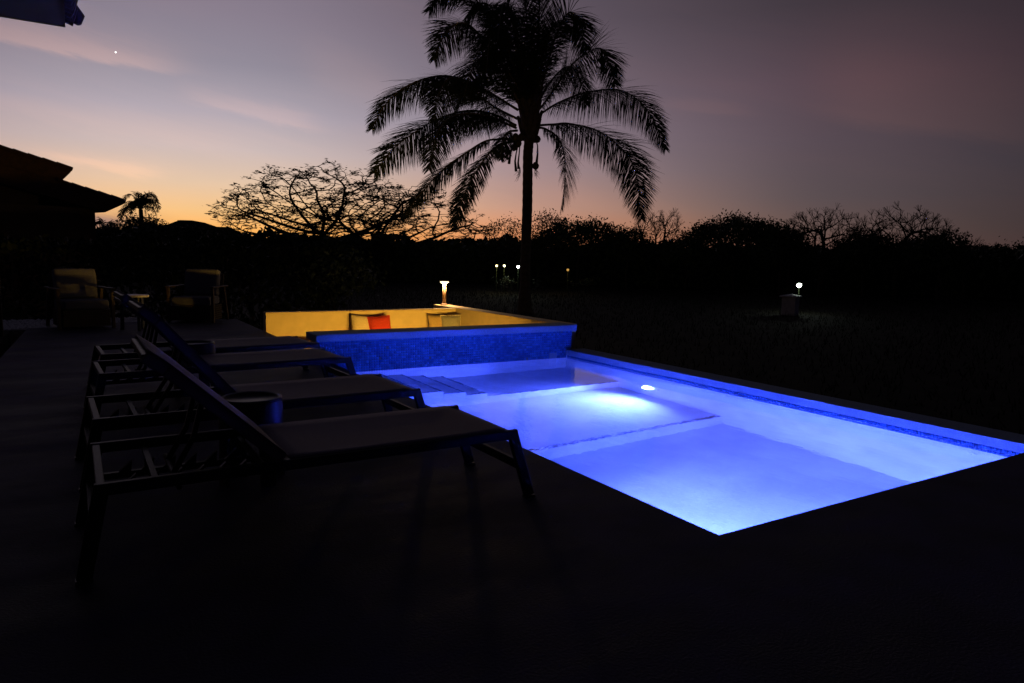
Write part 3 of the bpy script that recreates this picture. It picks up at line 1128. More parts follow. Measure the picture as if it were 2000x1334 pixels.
px_tree('field_tree', 'dark rounded bush tucked between the umbrella crown and the first tall bare tree', G, 1522, 446, 110, 44, 'dense', 18)
px_tree('field_tree', 'dark rounded bush filling the gap between the two tall bare trees', G, 1686, 452, 120, 44, 'dense', 19)
px_tree('field_tree', 'low dark bush between the small bare tree and the umbrella crown', G, 1338, 460, 90, 44, 'dense', 20)
px_tree('field_tree', 'dark bush below the small distant palm on the left skyline', G, 284, 424, 100, 57, 'dense', 13)
px_tree('field_tree', 'low bush on the left skyline beyond the hedge', G, 360, 444, 120, 58, 'dense', 14)
# two wide bare flat-topped trees in the afterglow
GF = 'flat-topped bare trees in the afterglow'


def flat_tree(label, x, ytop, half, dx, D, seed, nat):
    b = at(x, 520, D)
    c = at(x + dx, 520, D)
    zt = at(x, ytop, D)[2]
    rw = half / FPX * D
    return tree('flat_topped_tree', label, GF, (b[0], b[1], GZ), (c[0], c[1], zt - 4.7), (rw * 1.0, rw * 0.8, 4.5), nat, 0.36, 6, 0.34, 0.0150, MT['drylf'],
                twigs=3, umbrella=True, rs=np.random.default_rng(seed), flat=0.85, leaf_top=True)


flat_tree('wide flat-topped bare tree whose trunk forks just left of the palm fronds', 636, 318, 200, 2, 56, 21, 820)
flat_tree('lower flat-topped bare tree partly behind the left palm fronds', 738, 352, 195, 36, 60, 22, 620)


# ---- palms
def leaf_blade(V, F, p0, d, L, w, g, side_v):
    """narrow blade of three quads bending under its weight"""
    pts = [p0]
    dd_ = d.copy()
    for k in range(3):
        p0 = p0 + dd_ * (L / 3)
        pts.append(p0)
        dd_ = dd_ + np.array([0, 0, -g])
        dd_ /= np.linalg.norm(dd_)
    ws = (w * 0.75, w, w * 0.72, w * 0.08)
    o = len(V)
    for p, ww in zip(pts, ws):
        V.append(p - side_v * ww / 2)
        V.append(p + side_v * ww / 2)
    for k in range(3):
        F.append((o + 2 * k, o + 2 * k + 1, o + 2 * k + 3, o + 2 * k + 2))


def frond(parent, pts, rs, L=0.85, n=78, roll=(0.0, 60.0), w=0.036, r0=0.040, start=0.14, droop=0.5, sparse=1.0):
    """pts: rachis control points (3D, relative to the palm); smooth curve through them"""
    P = np.array(pts, float)
    K = len(P)
    Q = np.vstack([2 * P[0] - P[1], P, 2 * P[-1] - P[-2]])
    cur = []
    for i in range(1, K):
        for s_ in np.linspace(0, 1, 14, endpoint=False):
            a, b, c, d = Q[i - 1], Q[i], Q[i + 1], Q[i + 2]
            cur.append(0.5 * (2 * b + (c - a) * s_ + (2 * a - 5 * b + 4 * c - d) * s_ ** 2 + (3 * b - a - 3 * c + d) * s_ ** 3))
    cur.append(P[-1])
    cur = np.array(cur)
    sl = np.concatenate([[0], np.cumsum(np.linalg.norm(np.diff(cur, axis=0), axis=1))])
    tot = sl[-1]
    hz = cur[-1] - cur[0]
    hz[2] = 0
    if np.linalg.norm(hz) < 0.3:
        hz = np.array([rs.normal(), rs.normal(), 0])
    hz /= np.linalg.norm(hz)
    S0 = np.array([hz[1], -hz[0], 0.0])
    mb = MB()
    mb.tube([tuple(c) for c in cur[::2]], [r0 * (1 - 0.88 * k / (len(cur[::2]) - 1)) for k in range(len(cur[::2]))], 6)
    V, F = [], []
    for side in (-1, 1):
        for k in range(n):
            if rs.uniform() > sparse:
                continue
            t = start + (1 - start) * (k + rs.uniform(0, 0.9)) / n
            s_ = t * tot
            i = min(np.searchsorted(sl, s_), len(cur) - 1)
            j = max(i - 1, 0)
            p = cur[j] + (cur[i] - cur[j]) * ((s_ - sl[j]) / max(1e-6, sl[i] - sl[j]))
            T = cur[min(i + 1, len(cur) - 1)] - cur[max(j - 1, 0)]
            T /= np.linalg.norm(T) + 1e-9
            Sd = S0 - T * S0.dot(T)
            Sd /= np.linalg.norm(Sd) + 1e-9
            U = np.cross(Sd, T)
            ro = math.radians(roll[0] + (roll[1] - roll[0]) * t)
            Sd, U = Sd * math.cos(ro) + U * math.sin(ro), U * math.cos(ro) - Sd * math.sin(ro)
            if U[2] < 0 and abs(T[2]) < 0.7:
                U = -U
            fw = math.radians(24 + 24 * t + rs.normal() * 5)
            d = Sd * side * math.cos(fw) + T * math.sin(fw) + U * (0.22 * (1 - t) + rs.normal() * 0.07) + np.array([0, 0, -0.95 * (1 - abs(T[2])) ** 0.8 * droop / 0.55 * rs.uniform(0.45, 1.4)])
            d /= np.linalg.norm(d)
            prof_ = (0.45 + 0.55 * min(1, (t - start) / 0.22)) * (1 - 0.80 * max(0, (t - 0.55) / 0.45) ** 1.5)
            sv_ = np.cross(d, U)
            sv_ = T - d * T.dot(d)
            sv_ /= np.linalg.norm(sv_) + 1e-9
            leaf_blade(V, F, p, d, L * prof_ * rs.uniform(0.85, 1.1), w, droop * (0.12 + 0.42 * rs.uniform()), sv_)
    f = link('frond', npmesh('frond', V, F), MT['frond'], parent)
    mb.build('midrib', MT['rachis'], f, smooth=True)
    return f


PALM_Y = 19.0
pb = np.array([12.25, PALM_Y, GZ])
palm = thing('coconut_palm', 'young coconut palm with arching fronds, standing behind the lounge against the dusk sky', 'palm tree', tuple(pb))
crown_c = atY(1035, 240, PALM_Y) - pb
tpx = [(1024, 640), (1026, 520), (1030, 400), (1031, 300), (1036, 245)]
tp = [atY(*p, PALM_Y) - pb for p in tpx]
tp[0][2] = -0.05
curve = []
for i in range(len(tp) - 1):
    for s_ in np.linspace(0, 1, 12, endpoint=False):
        curve.append(tp[i] * (1 - s_) + tp[i + 1] * s_)
curve.append(tp[-1])
nr = len(curve)
rads = [0.165 - 0.02 * (k / nr) + (0.10 * max(0, 1 - k / 7)) + 0.008 * (k % 2) for k in range(nr)]
MB().tube([tuple(c) for c in curve], rads, 18).build('trunk', MT['palmbark'], palm, smooth=False)
# swollen crown of leaf bases
mb = MB()
for k in range(26):
    a = k * 2.39996
    z0 = crown_c[2] - 0.55 + 0.042 * k
    r_ = 0.17 - 0.003 * k
    p0 = (crown_c[0] + r_ * 0.7 * math.cos(a), crown_c[1] + r_ * 0.7 * math.sin(a), z0)
    p1 = (crown_c[0] + (r_ + 0.10) * math.cos(a), crown_c[1] + (r_ + 0.10) * math.sin(a), z0 + 0.38)
    p2 = (crown_c[0] + (r_ + 0.22) * math.cos(a), crown_c[1] + (r_ + 0.22) * math.sin(a), z0 + 0.72)
    mb.tube([p0, p1, p2], [0.12, 0.085, 0.045], 7)
mb.tube([tuple(crown_c + np.array([0, 0, -0.5])), tuple(crown_c + np.array([0.0, 0, 0.2])), tuple(crown_c + np.array([0.02, 0, 1.3])), tuple(crown_c + np.array([0.03, 0, 2.2]))], [0.17, 0.22, 0.12, 0.02], 12)
mb.build('leaf_bases', MT['palmbark'], palm, smooth=True)
rsP = np.random.default_rng(77)
FR = [  # photo pixels along the midrib, depth offset at the tip, roll at base/tip
    ([(1010, 232), (960, 205), (890, 152), (858, 180), (848, 236)], -2.4, (0, 70), 0.8),
    ([(1012, 215), (940, 172), (870, 148), (800, 165), (752, 205), (727, 252)], 0.9, (10, 60), 0.85),
    ([(1008, 245), (960, 222), (905, 217), (840, 240), (775, 285), (731, 338)], -0.6, (0, 75), 0.85),
    ([(1008, 250), (950, 226), (890, 225), (855, 258), (838, 332)], -2.2, (-10, 40), 0.75),
    ([(1020, 215), (975, 120), (915, 48), (872, 62), (848, 118)], -1.2, (10, 80), 0.85),
    ([(1024, 210), (980, 90), (930, 0), (880, -20), (838, 22)], 0.9, (0, 70), 0.9),
    ([(1030, 205), (1010, 90), (985, -20), (950, -90), (900, -110)], 0.6, (0, 50), 0.95),
    ([(1034, 205), (1032, 90), (1022, -40), (1010, -150)], -0.4, (20, 60), 0.95),
    ([(1038, 205), (1050, 90), (1056, -20), (1075, -110), (1110, -150)], 0.5, (0, 40), 0.95),
    ([(1030, 210), (1000, 120), (975, 60), (958, 70), (950, 140)], -3.0, (0, 20), 0.9),
    ([(1034, 210), (1016, 100), (996, 20), (982, 10), (972, 80)], -3.2, (0, 20), 0.9),
    ([(1026, 210), (990, 80), (955, 10), (918, 20), (896, 80)], 2.2, (0, 40), 0.9),
    ([(1030, 212), (1000, 150), (960, 110), (925, 130), (905, 190)], -2.6, (0, 40), 0.85),
    ([(1044, 212), (1066, 140), (1086, 70), (1112, 24), (1134, 48), (1142, 104)], -0.8, (0, 85), 0.80),
    ([(1046, 222), (1072, 190), (1112, 132), (1146, 104), (1178, 98), (1202, 168)], -0.7, (15, 60), 0.85),
    ([(1052, 225), (1092, 200), (1148, 180), (1215, 177), (1266, 218), (1300, 292)], 0.4, (5, 70), 0.85),
    ([(1050, 245), (1080, 243), (1116, 242), (1180, 262), (1236, 322), (1253, 428)], -0.5, (5, 80), 0.88),
    ([(1046, 250), (1066, 252), (1094, 275), (1104, 330), (1097, 408)], -1.6, (0, 75), 0.72),
    ([(1010, 272), (975, 272), (945, 277), (905, 302), (866, 330), (820, 380), (785, 428)], 0.3, (0, 35), 0.62),
    ([(1008, 276), (985, 280), (962, 292), (930, 335), (905, 385), (886, 447)], -0.8, (0, 30), 0.55),
    ([(1010, 255), (992, 258), (983, 275), (978, 312)], -0.8, (0, 40), 0.40),
    ([(1044, 215), (1075, 160), (1108, 130), (1130, 150), (1146, 205)], 2.4, (0, 60), 0.85),
    ([(1022, 215), (985, 170), (940, 150), (905, 180), (884, 232)], 2.4, (0, 60), 0.85),
    ([(1040, 210), (1062, 100), (1090, 40), (1125, 70)], 2.4, (0, 30), 0.85),
]
for (pp_, dep, roll, L) in FR:
    m_ = len(pp_)
    P3 = []
    for k, p in enumerate(pp_):
        f = (k / (m_ - 1)) ** 1.2
        P3.append(atY(p[0], p[1], PALM_Y + dep * f) - pb)
    plen = sum(np.linalg.norm(P3[k + 1] - P3[k]) for k in range(m_ - 1))
    frond(palm, P3, rsP, L=L * 1.42, n=int(46 * plen) + 24, roll=roll, droop=0.55, w=0.024, start=0.07 if L > 0.65 else 0.2, sparse=0.97)
# fruit and old flower stalks
for (px_, py_, dy, r_) in ((1046, 324, -0.1, 0.11), (1004, 288, -0.3, 0.10), (1012, 280, -0.35, 0.11), (1007, 268, -0.4, 0.11), (1050, 272, -0.2, 0.10), (1018, 268, -0.42, 0.11)):
    c = atY(px_, py_, PALM_Y + dy) - pb
    mb = MB().lathe([(0.012, 1.15 * r_), (0.55 * r_, 0.95 * r_), (0.95 * r_, 0.35 * r_), (r_, -0.1 * r_), (0.75 * r_, -0.75 * r_), (0.15 * r_, -1.12 * r_)], 12)
    mb.build('coconut', MT['coconut'], palm, smooth=True, loc=tuple(c))
mb = MB()
for (a_, b_, c_, e_) in (((1015, 265), (1003, 280), (997, 300), (994, 320)), ((1015, 270), (1008, 300), (1006, 315), (1008, 335)), ((1046, 270), (1050, 285), (1050, 300), (1048, 318)),
                         ((1012, 268), (1000, 290), (990, 305), (992, 312)), ((1016, 276), (1014, 300), (1012, 318), (1013, 330))):
    MB().tube([tuple(atY(*p, PALM_Y - 0.3) - pb) for p in (a_, b_, c_, e_)], [0.02, 0.02, 0.03, 0.045], 6).build('flower_stalk', MT['bark'], palm)
for k in range(46):
    s_ = random.choice((-1, 1))
    p0 = atY(1030 + s_ * 14, random.uniform(325, 342), PALM_Y - 0.15) - pb
    p1 = p0 + np.array([s_ * random.uniform(0.02, 0.22), random.uniform(-0.1, 0.1), -random.uniform(0.02, 0.24)])
    mb.tube([tuple(p0), tuple((p0 + p1) / 2 + np.array([0, 0, 0.03])), tuple(p1)], [0.006, 0.005, 0.003], 4)
mb.build('bark_fibres', MT['bark'], palm)['kind'] = 'stuff'


def small_palm(label, x, ytop, ybase, D, nf, Lf, seed):
    rs = np.random.default_rng(seed)
    b = at(x, 560, D)
    zc = at(x, ytop + (ybase - ytop) * 0.45, D)[2]
    root = thing('distant_palm', label, 'palm tree', (b[0], b[1], GZ))
    hz = zc - GZ
    MB().tube([(0, 0, -0.05), (0.05, 0, hz * 0.5), (0, 0, hz)], [0.2, 0.16, 0.15], 10).build('trunk', MT['palmbark'], root, smooth=True)
    for k in range(nf):
        a = k * 2.39996 + rs.uniform(-0.2, 0.2)
        up = rs.uniform(-0.1, 1.5)
        d = np.array([math.cos(a), math.sin(a), 0])
        c = np.array([0, 0, hz])
        pts = [c, c + d * Lf * 0.35 + np.array([0, 0, Lf * (0.15 + 0.45 * up)]), c + d * Lf * (0.8 - 0.15 * up) + np.array([0, 0, Lf * (0.0 + 0.65 * up)]),
               c + d * Lf * (0.98 - 0.1 * up) + np.array([0, 0, Lf * (-0.55 + 0.75 * up)])]
        frond(root, pts, rs, L=0.52, n=17, roll=(0, rs.uniform(20, 80)), w=0.06, r0=0.045, droop=0.5)
    return root


small_palm('small dark palm on the left skyline beside the neighbouring roof', 281, 384, 440, 60, 26, 1.45, 5)
small_palm('tiny low palm on the skyline right under the neighbouring eave', 212, 438, 470, 62, 11, 1.0, 6)

# dry grass on the near lawn
n = 26000
az = np.radians(rng.uniform(10, 74, n))
dd = np.sqrt(rng.uniform(9 ** 2, 42 ** 2, n))
X, Yy = dd * np.sin(az), dd * np.cos(az)
ok = ((X > 6.05) | (Yy > 14.5)) & ((X > 4) | (Yy > 18))
X, Yy = X[ok], Yy[ok]
n = len(X)
hgt = rng.uniform(0.05, 0.16, n)
a = rng.uniform(0, PI, n)
wv = np.stack([np.cos(a), np.sin(a), np.zeros(n)], 1) * 0.012
b0 = np.stack([X, Yy, np.full(n, GZ - 0.005)], 1)
tpz = b0 + np.stack([rng.normal(size=n) * 0.04, rng.normal(size=n) * 0.04, hgt], 1)
V = np.stack([b0 - wv, b0 + wv, tpz], 1).reshape(-1, 3)
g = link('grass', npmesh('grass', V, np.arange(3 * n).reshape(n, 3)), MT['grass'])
g['kind'] = 'stuff'

# ------------------------------------------------------------------ far garden lights and the pillar
pl = at(1543, 606, 26.0)
pr = thing('utility_pillar', 'squat whitewashed masonry pillar with a flat cap on the dark lawn', 'pillar', (pl[0], pl[1], GZ), 0.35)
MB().box(-0.23, 0.23, -0.23, 0.23, 0, 0.62).build('shaft', MT['pillar'], pr, bevel=0.01)
MB().box(-0.30, 0.30, -0.30, 0.30, 0.622, 0.67).build('cap', MT['pillar'], pr, bevel=0.01)
MB().add([(-0.28, -0.28, 0.672), (0.28, -0.28, 0.672), (0.28, 0.28, 0.672), (-0.28, 0.28, 0.672), (0, 0, 0.74)], [(0, 1, 4), (1, 2, 4), (2, 3, 4), (3, 0, 4), (3, 2, 1, 0)]).build('cap_crown', MT['pillar'], pr)


def globe(name, label, cat, px_, py_, D, r, col, strength, energy, group='small lamps out in the dark garden', spike=True):
    c = at(px_, py_, D)
    root = thing(name, label, cat, (c[0], c[1], GZ), 0, group)
    h_ = c[2] - GZ
    m = emit('lit_globe', col, strength)
    MB().lathe([(0.02, 0), (0.02, max(0.05, h_ - r * 1.1))], 8).build('stake', MT['hedge'], root)
    MB().lathe([(r * 0.3, h_ - r), (r * 0.8, h_ - r * 0.6), (r, h_), (r * 0.8, h_ + r * 0.6), (r * 0.3, h_ + r)], 14).build('globe', m, root, smooth=True)
    MB().lathe([(r * 0.9, h_ + r * 0.78), (r * 0.5, h_ + r * 1.25), (0.02, h_ + r * 1.35)], 14).build('hood', MT['hedge'], root)
    if energy:
        lamp('garden_bulb', 'POINT', root, (-0.25 * c[0] / D - 0.1, -0.25 * c[1] / D - 0.05, h_), energy, col, 0.1)
    return root


globe('garden_lamp', 'bright cool white garden lamp just behind the whitewashed pillar', 'lamp', 1561, 557, 27.5, 0.085, (0.85, 1.0, 0.85), 14.0, 20)
globe('garden_lamp', 'cool white garden lamp close left of the palm trunk', 'lamp', 1012, 521, 34, 0.07, (0.85, 1.0, 0.92), 10.0, 12)
globe('garden_lamp', 'warm yellow garden lamp beside a lit plant, leftmost of the far lamps', 'lamp', 970, 519, 36, 0.055, (1.0, 0.82, 0.35), 6.0, 10)
globe('garden_lamp', 'yellow-green lit garden lamp between the warm and the cool lamp', 'lamp', 985, 519, 36, 0.06, (1.0, 0.95, 0.5), 6.0, 14)
globe('garden_lamp', 'dim orange garden lamp right of the palm trunk', 'lamp', 1109, 527, 38, 0.07, (1.0, 0.55, 0.12), 0.6, 4)
# low plants the lamps light up
for i, (x, y, w, D, lab) in enumerate(((992, 528, 60, 35.2, 'clump of green leaves lit yellow between the far garden lamps'), (980, 547, 70, 33.5, 'low leafy border plants catching lamp light left of the palm trunk'),
                                       (1045, 547, 40, 33.0, 'low leafy plants catching lamp light right of the palm trunk'), (1140, 535, 90, 37.0, 'dim bush beside the orange garden lamp'))):
    b = at(x, y, D)
    w_ = w / FPX * D
    tree('border_plant', lab, 'lamp-lit plants across the lawn', (b[0], b[1], GZ), (b[0], b[1], GZ + 0.42), (w_ / 2, 0.4, 0.36), 50, 0.14, 16, 0.10, 0.005, MT['leaf'], cat='plant', rs=np.random.default_rng(50 + i))

# evening star
es = at(226, 102, 2400)
mb = MB()
bm = bmesh.new()
bmesh.ops.create_icosphere(bm, subdivisions=2, radius=2.2)
me = bpy.data.meshes.new('evening_star')
bm.to_mesh(me)
bm.free()
o = link('evening_star', me, emit('planet_light', (1.0, 0.97, 0.92), 3.0), loc=tuple(es))
tag(o, 'small bright evening star in the upper left sky', 'star')

# ================================================================== FURNITURE
# ------------------------------------------------------------------ sun loungers
LW = 0.66


def make_lounger(name, label, back_len, back_deg, px_):
    """local x runs from head end to foot end, y across; origin on the ground under the head end's near corner"""
    root = thing(name, label, 'sun lounger', (0, 0, 0), 0, 'sun loungers in a row beside the pool')
    zt, rh, rw = 0.36, 0.045, 0.03
    mt = MT['metal']
    for y in (0.015, LW - 0.015):
        MB().box(0.02, 1.80, y - rw / 2, y + rw / 2, zt - rh, zt).build('side_rail', mt, root, bevel=0.005)
    MB().box(0.02, 0.05, rw + 0.001, LW - rw - 0.001, zt - rh, zt - 0.004).build('end_rail', mt, root, bevel=0.004)
    MB().box(1.765, 1.80, rw + 0.001, LW - rw - 0.001, zt - rh - 0.005, zt - 0.012).build('end_rail', mt, root, bevel=0.004)
    for x0, x1 in ((0.04, -0.03), (1.785, 1.895)):
        for y in (0.015, LW - 0.015):
            lg = MB().bar((x0, y, zt - 0.004), (x1, y, 0.012), 0.028, 0.052, up=(1, 0, 0)).build('leg', mt, root, bevel=0.004)
            MB().box(x1 - 0.028, x1 + 0.028, y - 0.017, y + 0.017, 0.0, 0.014).build('foot_pad', MT['plastic'], lg)
        xm = x0 + (x1 - x0) * 0.52
        MB().bar((xm, 0.03, zt * 0.48), (xm, LW - 0.03, zt * 0.48), 0.022, 0.045).build('stretcher', mt, root, bevel=0.003)
    # sling seat: shallow sag between the rails, rolled over the foot rail
    nx_, ny_ = 16, 8
    vs, fs = [], []
    for i in range(nx_ + 1):
        x = px_ + 0.02 + (1.805 - px_ - 0.02) * i / nx_
        for j in range(ny_ + 1):
            y = 0.012 + (LW - 0.024) * j / ny_
            v = 2 * j / ny_ - 1
            z = zt + 0.004 - 0.012 * (1 - v ** 4) * min(1, 4 * (1 - i / nx_), 4 * i / nx_ + 0.2)
            if i == nx_:
                z -= 0.022
            vs.append((x, y, z))
    for i in range(nx_):
        for j in range(ny_):
            a_ = i * (ny_ + 1) + j
            fs.append((a_, a_ + 1, a_ + ny_ + 2, a_ + ny_ + 1))
    s_ = MB().add(vs, fs).build('sling_seat', MT['sling'], root, smooth=True)
    so = s_.modifiers.new('thick', 'SOLIDIFY')
    so.thickness = 0.005
    so.offset = -1
    MB().box(px_ - 0.02, px_ + 0.015, 0.031, LW - 0.031, zt - 0.034, zt - 0.008).build('pivot_rail', mt, root, bevel=0.003)
    # backrest
    a_ = math.radians(back_deg)
    ux, uz = -math.cos(a_), math.sin(a_)

    def bp(s, y, n=0.0):
        b_ = 0.0
        if s > back_len * 0.86:                       # head end bends gently back
            b_ = (s - back_len * 0.86) ** 2 * 1.1
        return (px_ + ux * s + (n - b_) * uz, y, zt - 0.006 + uz * s + (n - b_) * (-ux))
    for y in (0.05, LW - 0.05):
        for (s0, s1) in ((0.0, back_len * 0.86), (back_len * 0.86, back_len)):
            MB().bar(bp(s0, y), bp(s1, y), 0.028, 0.050, up=(uz, 0, -ux)).build('back_rail', MT['sling'], root, bevel=0.006)
    MB().bar(bp(back_len - 0.015, 0.055), bp(back_len - 0.015, LW - 0.055), 0.04, 0.028).build('head_rail', mt, root, bevel=0.004)
    vs, fs = [], []
    for i in range(11):
        for j in range(ny_ + 1):
            y = 0.032 + (LW - 0.064) * j / ny_
            v = 2 * j / ny_ - 1
            e = min(1, 4 * i / 10 + .2, 4 * (1 - i / 10) + .2)
            vs.append(bp(0.012 + (back_len - 0.008) * i / 10, y, 0.027 - 0.006 * (1 - v ** 4) * e))
    for i in range(10):
        for j in range(ny_):
            b_ = i * (ny_ + 1) + j
            fs.append((b_, b_ + 1, b_ + ny_ + 2, b_ + ny_ + 1))
    s_ = MB().add(vs, fs).build('sling_back', MT['sling'], root, smooth=True)
    so = s_.modifiers.new('thick', 'SOLIDIFY')
    so.thickness = 0.005
    # notched racks under the head end and the struts resting in them
    for y in (LW * 0.42, LW * 0.74):
        rk = MB().box(0.05, px_ - 0.04, y - 0.011, y + 0.011, 0.235, 0.262)
        for k in range(6):
            x = 0.14 + k * 0.085
            rk.add([(x - 0.03, y - 0.011, 0.260), (x + 0.018, y - 0.011, 0.260), (x + 0.024, y - 0.011, 0.308),
                    (x - 0.03, y + 0.011, 0.260), (x + 0.018, y + 0.011, 0.260), (x + 0.024, y + 0.011, 0.308)],
                   [(0, 1, 2), (5, 4, 3), (0, 3, 4, 1), (1, 4, 5, 2), (2, 5, 3, 0)])
        rk.build('notched_rack', MT['plastic'], root)
    for x in (0.22, px_ - 0.07):
        MB().bar((x, 0.032, 0.322), (x, LW - 0.032, 0.322), 0.022, 0.016).build('cross_bar', mt, root)
        for y in (LW * 0.42, LW * 0.74):
            MB().box(x - 0.010, x + 0.010, y - 0.008, y + 0.008, 0.259, 0.318).build('rack_bracket', mt, root)
    xs_ = 0.30
    hi = bp(back_len * 0.55, 0.0)
    for y in (LW * 0.42, LW * 0.74):
        MB().tube([(xs_, y, 0.285), ((xs_ + hi[0]) / 2 + 0.02, y, (0.285 + hi[2]) / 2 - 0.02), (hi[0], y, hi[2] - 0.02)], 0.0115, 8).build('strut', mt, root, smooth=True)
    MB().tube([(xs_, 0.08, 0.285), (xs_, LW - 0.08, 0.285)], 0.011, 8).build('strut_bar', mt, root, smooth=True)
    return root


for (nm, lab, blen, deg, pv, loc, rz) in (
        ('sun_lounger', 'nearest dark sling lounger with its backrest half raised', 0.675, 43.5, 0.69, (0.0, 2.845, 0), 0.004),
        ('sun_lounger', 'second dark lounger from the camera, beside the round side table', 0.735, 49.5, 0.735, (0.015, 3.985, 0), 0.030),
        ('sun_lounger', 'third dark lounger, its foot end close to the near end of the tiled wall', 0.74, 46.5, 0.70, (0.075, 5.47, 0), 0.045),
        ('sun_lounger', 'farthest dark lounger, beside the sunken lounge', 0.66, 41, 0.69, (0.115, 6.49, 0), 0.055)):
    l_ = make_lounger(nm, lab, blen, deg, pv)
    l_.location = loc
    l_.rotation_euler = (0, 0, rz)


# ------------------------------------------------------------------ drum side tables between the loungers
def make_drum(label, loc, r=0.145, h=0.45):
    root = thing('side_table', label, 'side table', loc, 0.3, 'drum side tables between the loungers')
    MB().lathe([(r - 0.012, h - 0.020), (r - 0.010, h - 0.008), (r + 0.002, h), (r + 0.010, h - 0.004), (r + 0.012, h - 0.016)], 40).build('tray_top', MT['ceramic'], root, smooth=True)
    MB().lathe([(0.016, h - 0.0195), (0.014, h - 0.0185)], 16).build('drain_hole', MT['plastic'], root)
    # body: a shell with arched openings that leave four legs
    n, segs = 96, 22
    vs, fs = [], []
    for j in range(segs + 1):
        z = (h - 0.018) * j / segs
        rr = r + 0.012 + 0.012 * (1 - z / h)
        for i in range(n):
            a_ = 2 * PI * i / n
            for q_ in (0, 1):
                vs.append(((rr - 0.016 * q_) * math.cos(a_), (rr - 0.016 * q_) * math.sin(a_), z))

    def solid(i, j):
        if j < 0 or j >= segs:
            return False
        zc = (h - 0.018) * (j + 0.5) / segs
        u = ((i + 0.5) / n * 4) % 1.0 - 0.5
        hw = 0.33
        top = 0.24 + 0.06 * math.sqrt(max(0, 1 - (u / hw) ** 2))
        return not (abs(u) < hw and zc < top)
    idx = lambda i, j, q_: (j * n + i % n) * 2 + q_
    for j in range(segs):
        for i in range(n):
            if not solid(i, j):
                continue
            fs.append((idx(i, j, 0), idx(i + 1, j, 0), idx(i + 1, j + 1, 0), idx(i, j + 1, 0)))
            fs.append((idx(i + 1, j, 1), idx(i, j, 1), idx(i, j + 1, 1), idx(i + 1, j + 1, 1)))
            if not solid((i - 1) % n, j):
                fs.append((idx(i, j, 1), idx(i, j, 0), idx(i, j + 1, 0), idx(i, j + 1, 1)))
            if not solid((i + 1) % n, j):
                fs.append((idx(i + 1, j, 0), idx(i + 1, j, 1), idx(i + 1, j + 1, 1), idx(i + 1, j + 1, 0)))
            if not solid(i, j - 1):
                fs.append((idx(i, j, 1), idx(i + 1, j, 1), idx(i + 1, j, 0), idx(i, j, 0)))
            if not solid(i, j + 1):
                fs.append((idx(i, j + 1, 0), idx(i + 1, j + 1, 0), idx(i + 1, j + 1, 1), idx(i, j + 1, 1)))
    me = bpy.data.meshes.new('drum_body')
    me.from_pydata(vs, [], fs)
    link('drum_body', me, MT['ceramic'], root)
    return root


t1 = make_drum('round charcoal drum side table between the two nearest loungers', (0.745, 3.80, 0))
t2 = copy_tree(t1)
t2.location = (0.80, 6.32, 0)
t2['label'] = 'round charcoal drum side table between the two farthest loungers'


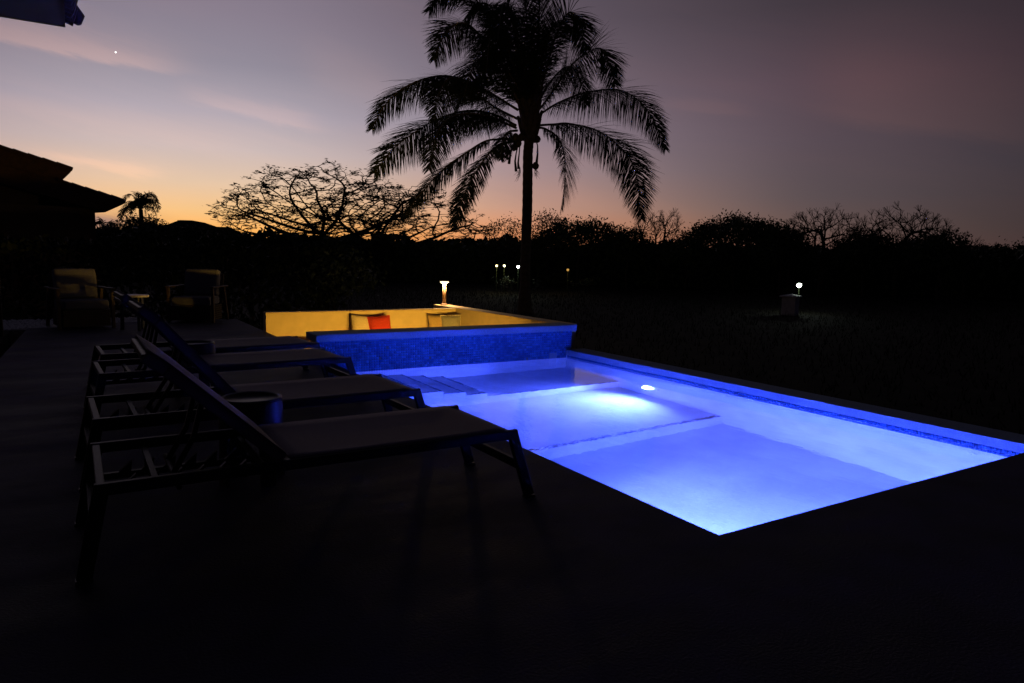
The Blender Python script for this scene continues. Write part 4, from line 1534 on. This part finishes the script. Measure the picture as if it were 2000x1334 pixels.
# ------------------------------------------------------------------ armchairs
def make_armchair(label, loc, rz):
    """front faces -y; origin on the deck under the seat's middle"""
    root = thing('armchair', label, 'armchair', loc, rz, 'armchairs at the far end of the deck')
    w, d = 0.62, 0.62
    for sx in (-1, 1):
        x = sx * (w / 2 + 0.05)
        MB().bar((x, -d / 2 + 0.03, 0), (x, -d / 2 + 0.03, 0.585), 0.045, 0.055, up=(0, 1, 0)).build('front_leg', MT['teak'], root, bevel=0.006)
        MB().bar((x, d / 2 + 0.16, 0), (x, d / 2 - 0.02, 0.60), 0.045, 0.06, up=(0, 1, 0)).build('rear_leg', MT['teak'], root, bevel=0.006)
        MB().box(x - 0.035, x + 0.035, -d / 2 - 0.02, d / 2 + 0.15, 0.588, 0.615).build('armrest', MT['teak'], root, bevel=0.008)
    # woven tub under the seat, strand by strand, one joined part
    MB().box(-w / 2 + 0.012, w / 2 - 0.012, -d / 2 + 0.012, d / 2 - 0.012, 0.045, 0.285).build('seat_box', MT['black'], root)
    mb = MB()
    for k in range(24):
        u = -1 + 2 * (k + 0.5) / 24
        for (p0, p1) in (((u * w / 2, -d / 2, 0.04), (u * w / 2, -d / 2, 0.29)), ((-w / 2, u * d / 2, 0.04), (-w / 2, u * d / 2, 0.29)), ((w / 2, u * d / 2, 0.04), (w / 2, u * d / 2, 0.29))):
            mb.tube([p0, p1], 0.009, 5)
    for k in range(7):
        z = 0.05 + 0.038 * k
        mb.tube([(-w / 2, d / 2, z), (-w / 2, -d / 2, z), (w / 2, -d / 2, z), (w / 2, d / 2, z)], 0.0105, 5)
    mb.build('woven_panel', MT['rope'], root)['kind'] = 'stuff'
    s_ = MB().box(-w / 2 + 0.005, w / 2 - 0.005, -d / 2 - 0.02, d / 2 - 0.05, 0.295, 0.435).build('seat_cushion', MT['fabric'], root, bevel=0.035, smooth=True, seg_=4)
    b_ = MB().box(-w / 2 + 0.02, w / 2 - 0.02, -0.075, 0.075, 0, 0.47).build('back_cushion', MT['fabric'], root, bevel=0.045, smooth=True, seg_=4, loc=(0, d / 2 - 0.06, 0.43))
    b_.rotation_euler = (math.radians(-13), 0, 0)
    f_ = MB().box(-w / 2 - 0.02, w / 2 + 0.02, 0.082, 0.11, -0.1, 0.42).build('back_frame', MT['rope'], root, bevel=0.006, loc=(0, d / 2 - 0.06, 0.43))
    f_.rotation_euler = b_.rotation_euler
    return root


ch = make_armchair('beige cushioned armchair on the left with a woven base', (0.02, 12.62, 0), math.radians(13))
cb = copy_tree(ch)
cb.location = (1.72, 13.12, 0)
cb.rotation_euler = (0, 0, math.radians(-27))
cb['label'] = 'beige cushioned armchair on the right, its side lit by the bollard lamp'
ct = thing('coffee_table', 'small round table with a pale top between the two armchairs', 'table', (0.70, 12.0, 0))
MB().lathe([(0.205, 0.50), (0.21, 0.505), (0.21, 0.525), (0.205, 0.53)], 36).build('table_top', MT['tabletop'], ct)
for k in range(3):
    a_ = PI + k * 2 * PI / 3 - 0.25
    MB().bar((0.17 * math.cos(a_), 0.17 * math.sin(a_), 0), (0.16 * math.cos(a_), 0.16 * math.sin(a_), 0.499), 0.03, 0.05).build('leg', MT['black'], ct, bevel=0.003)
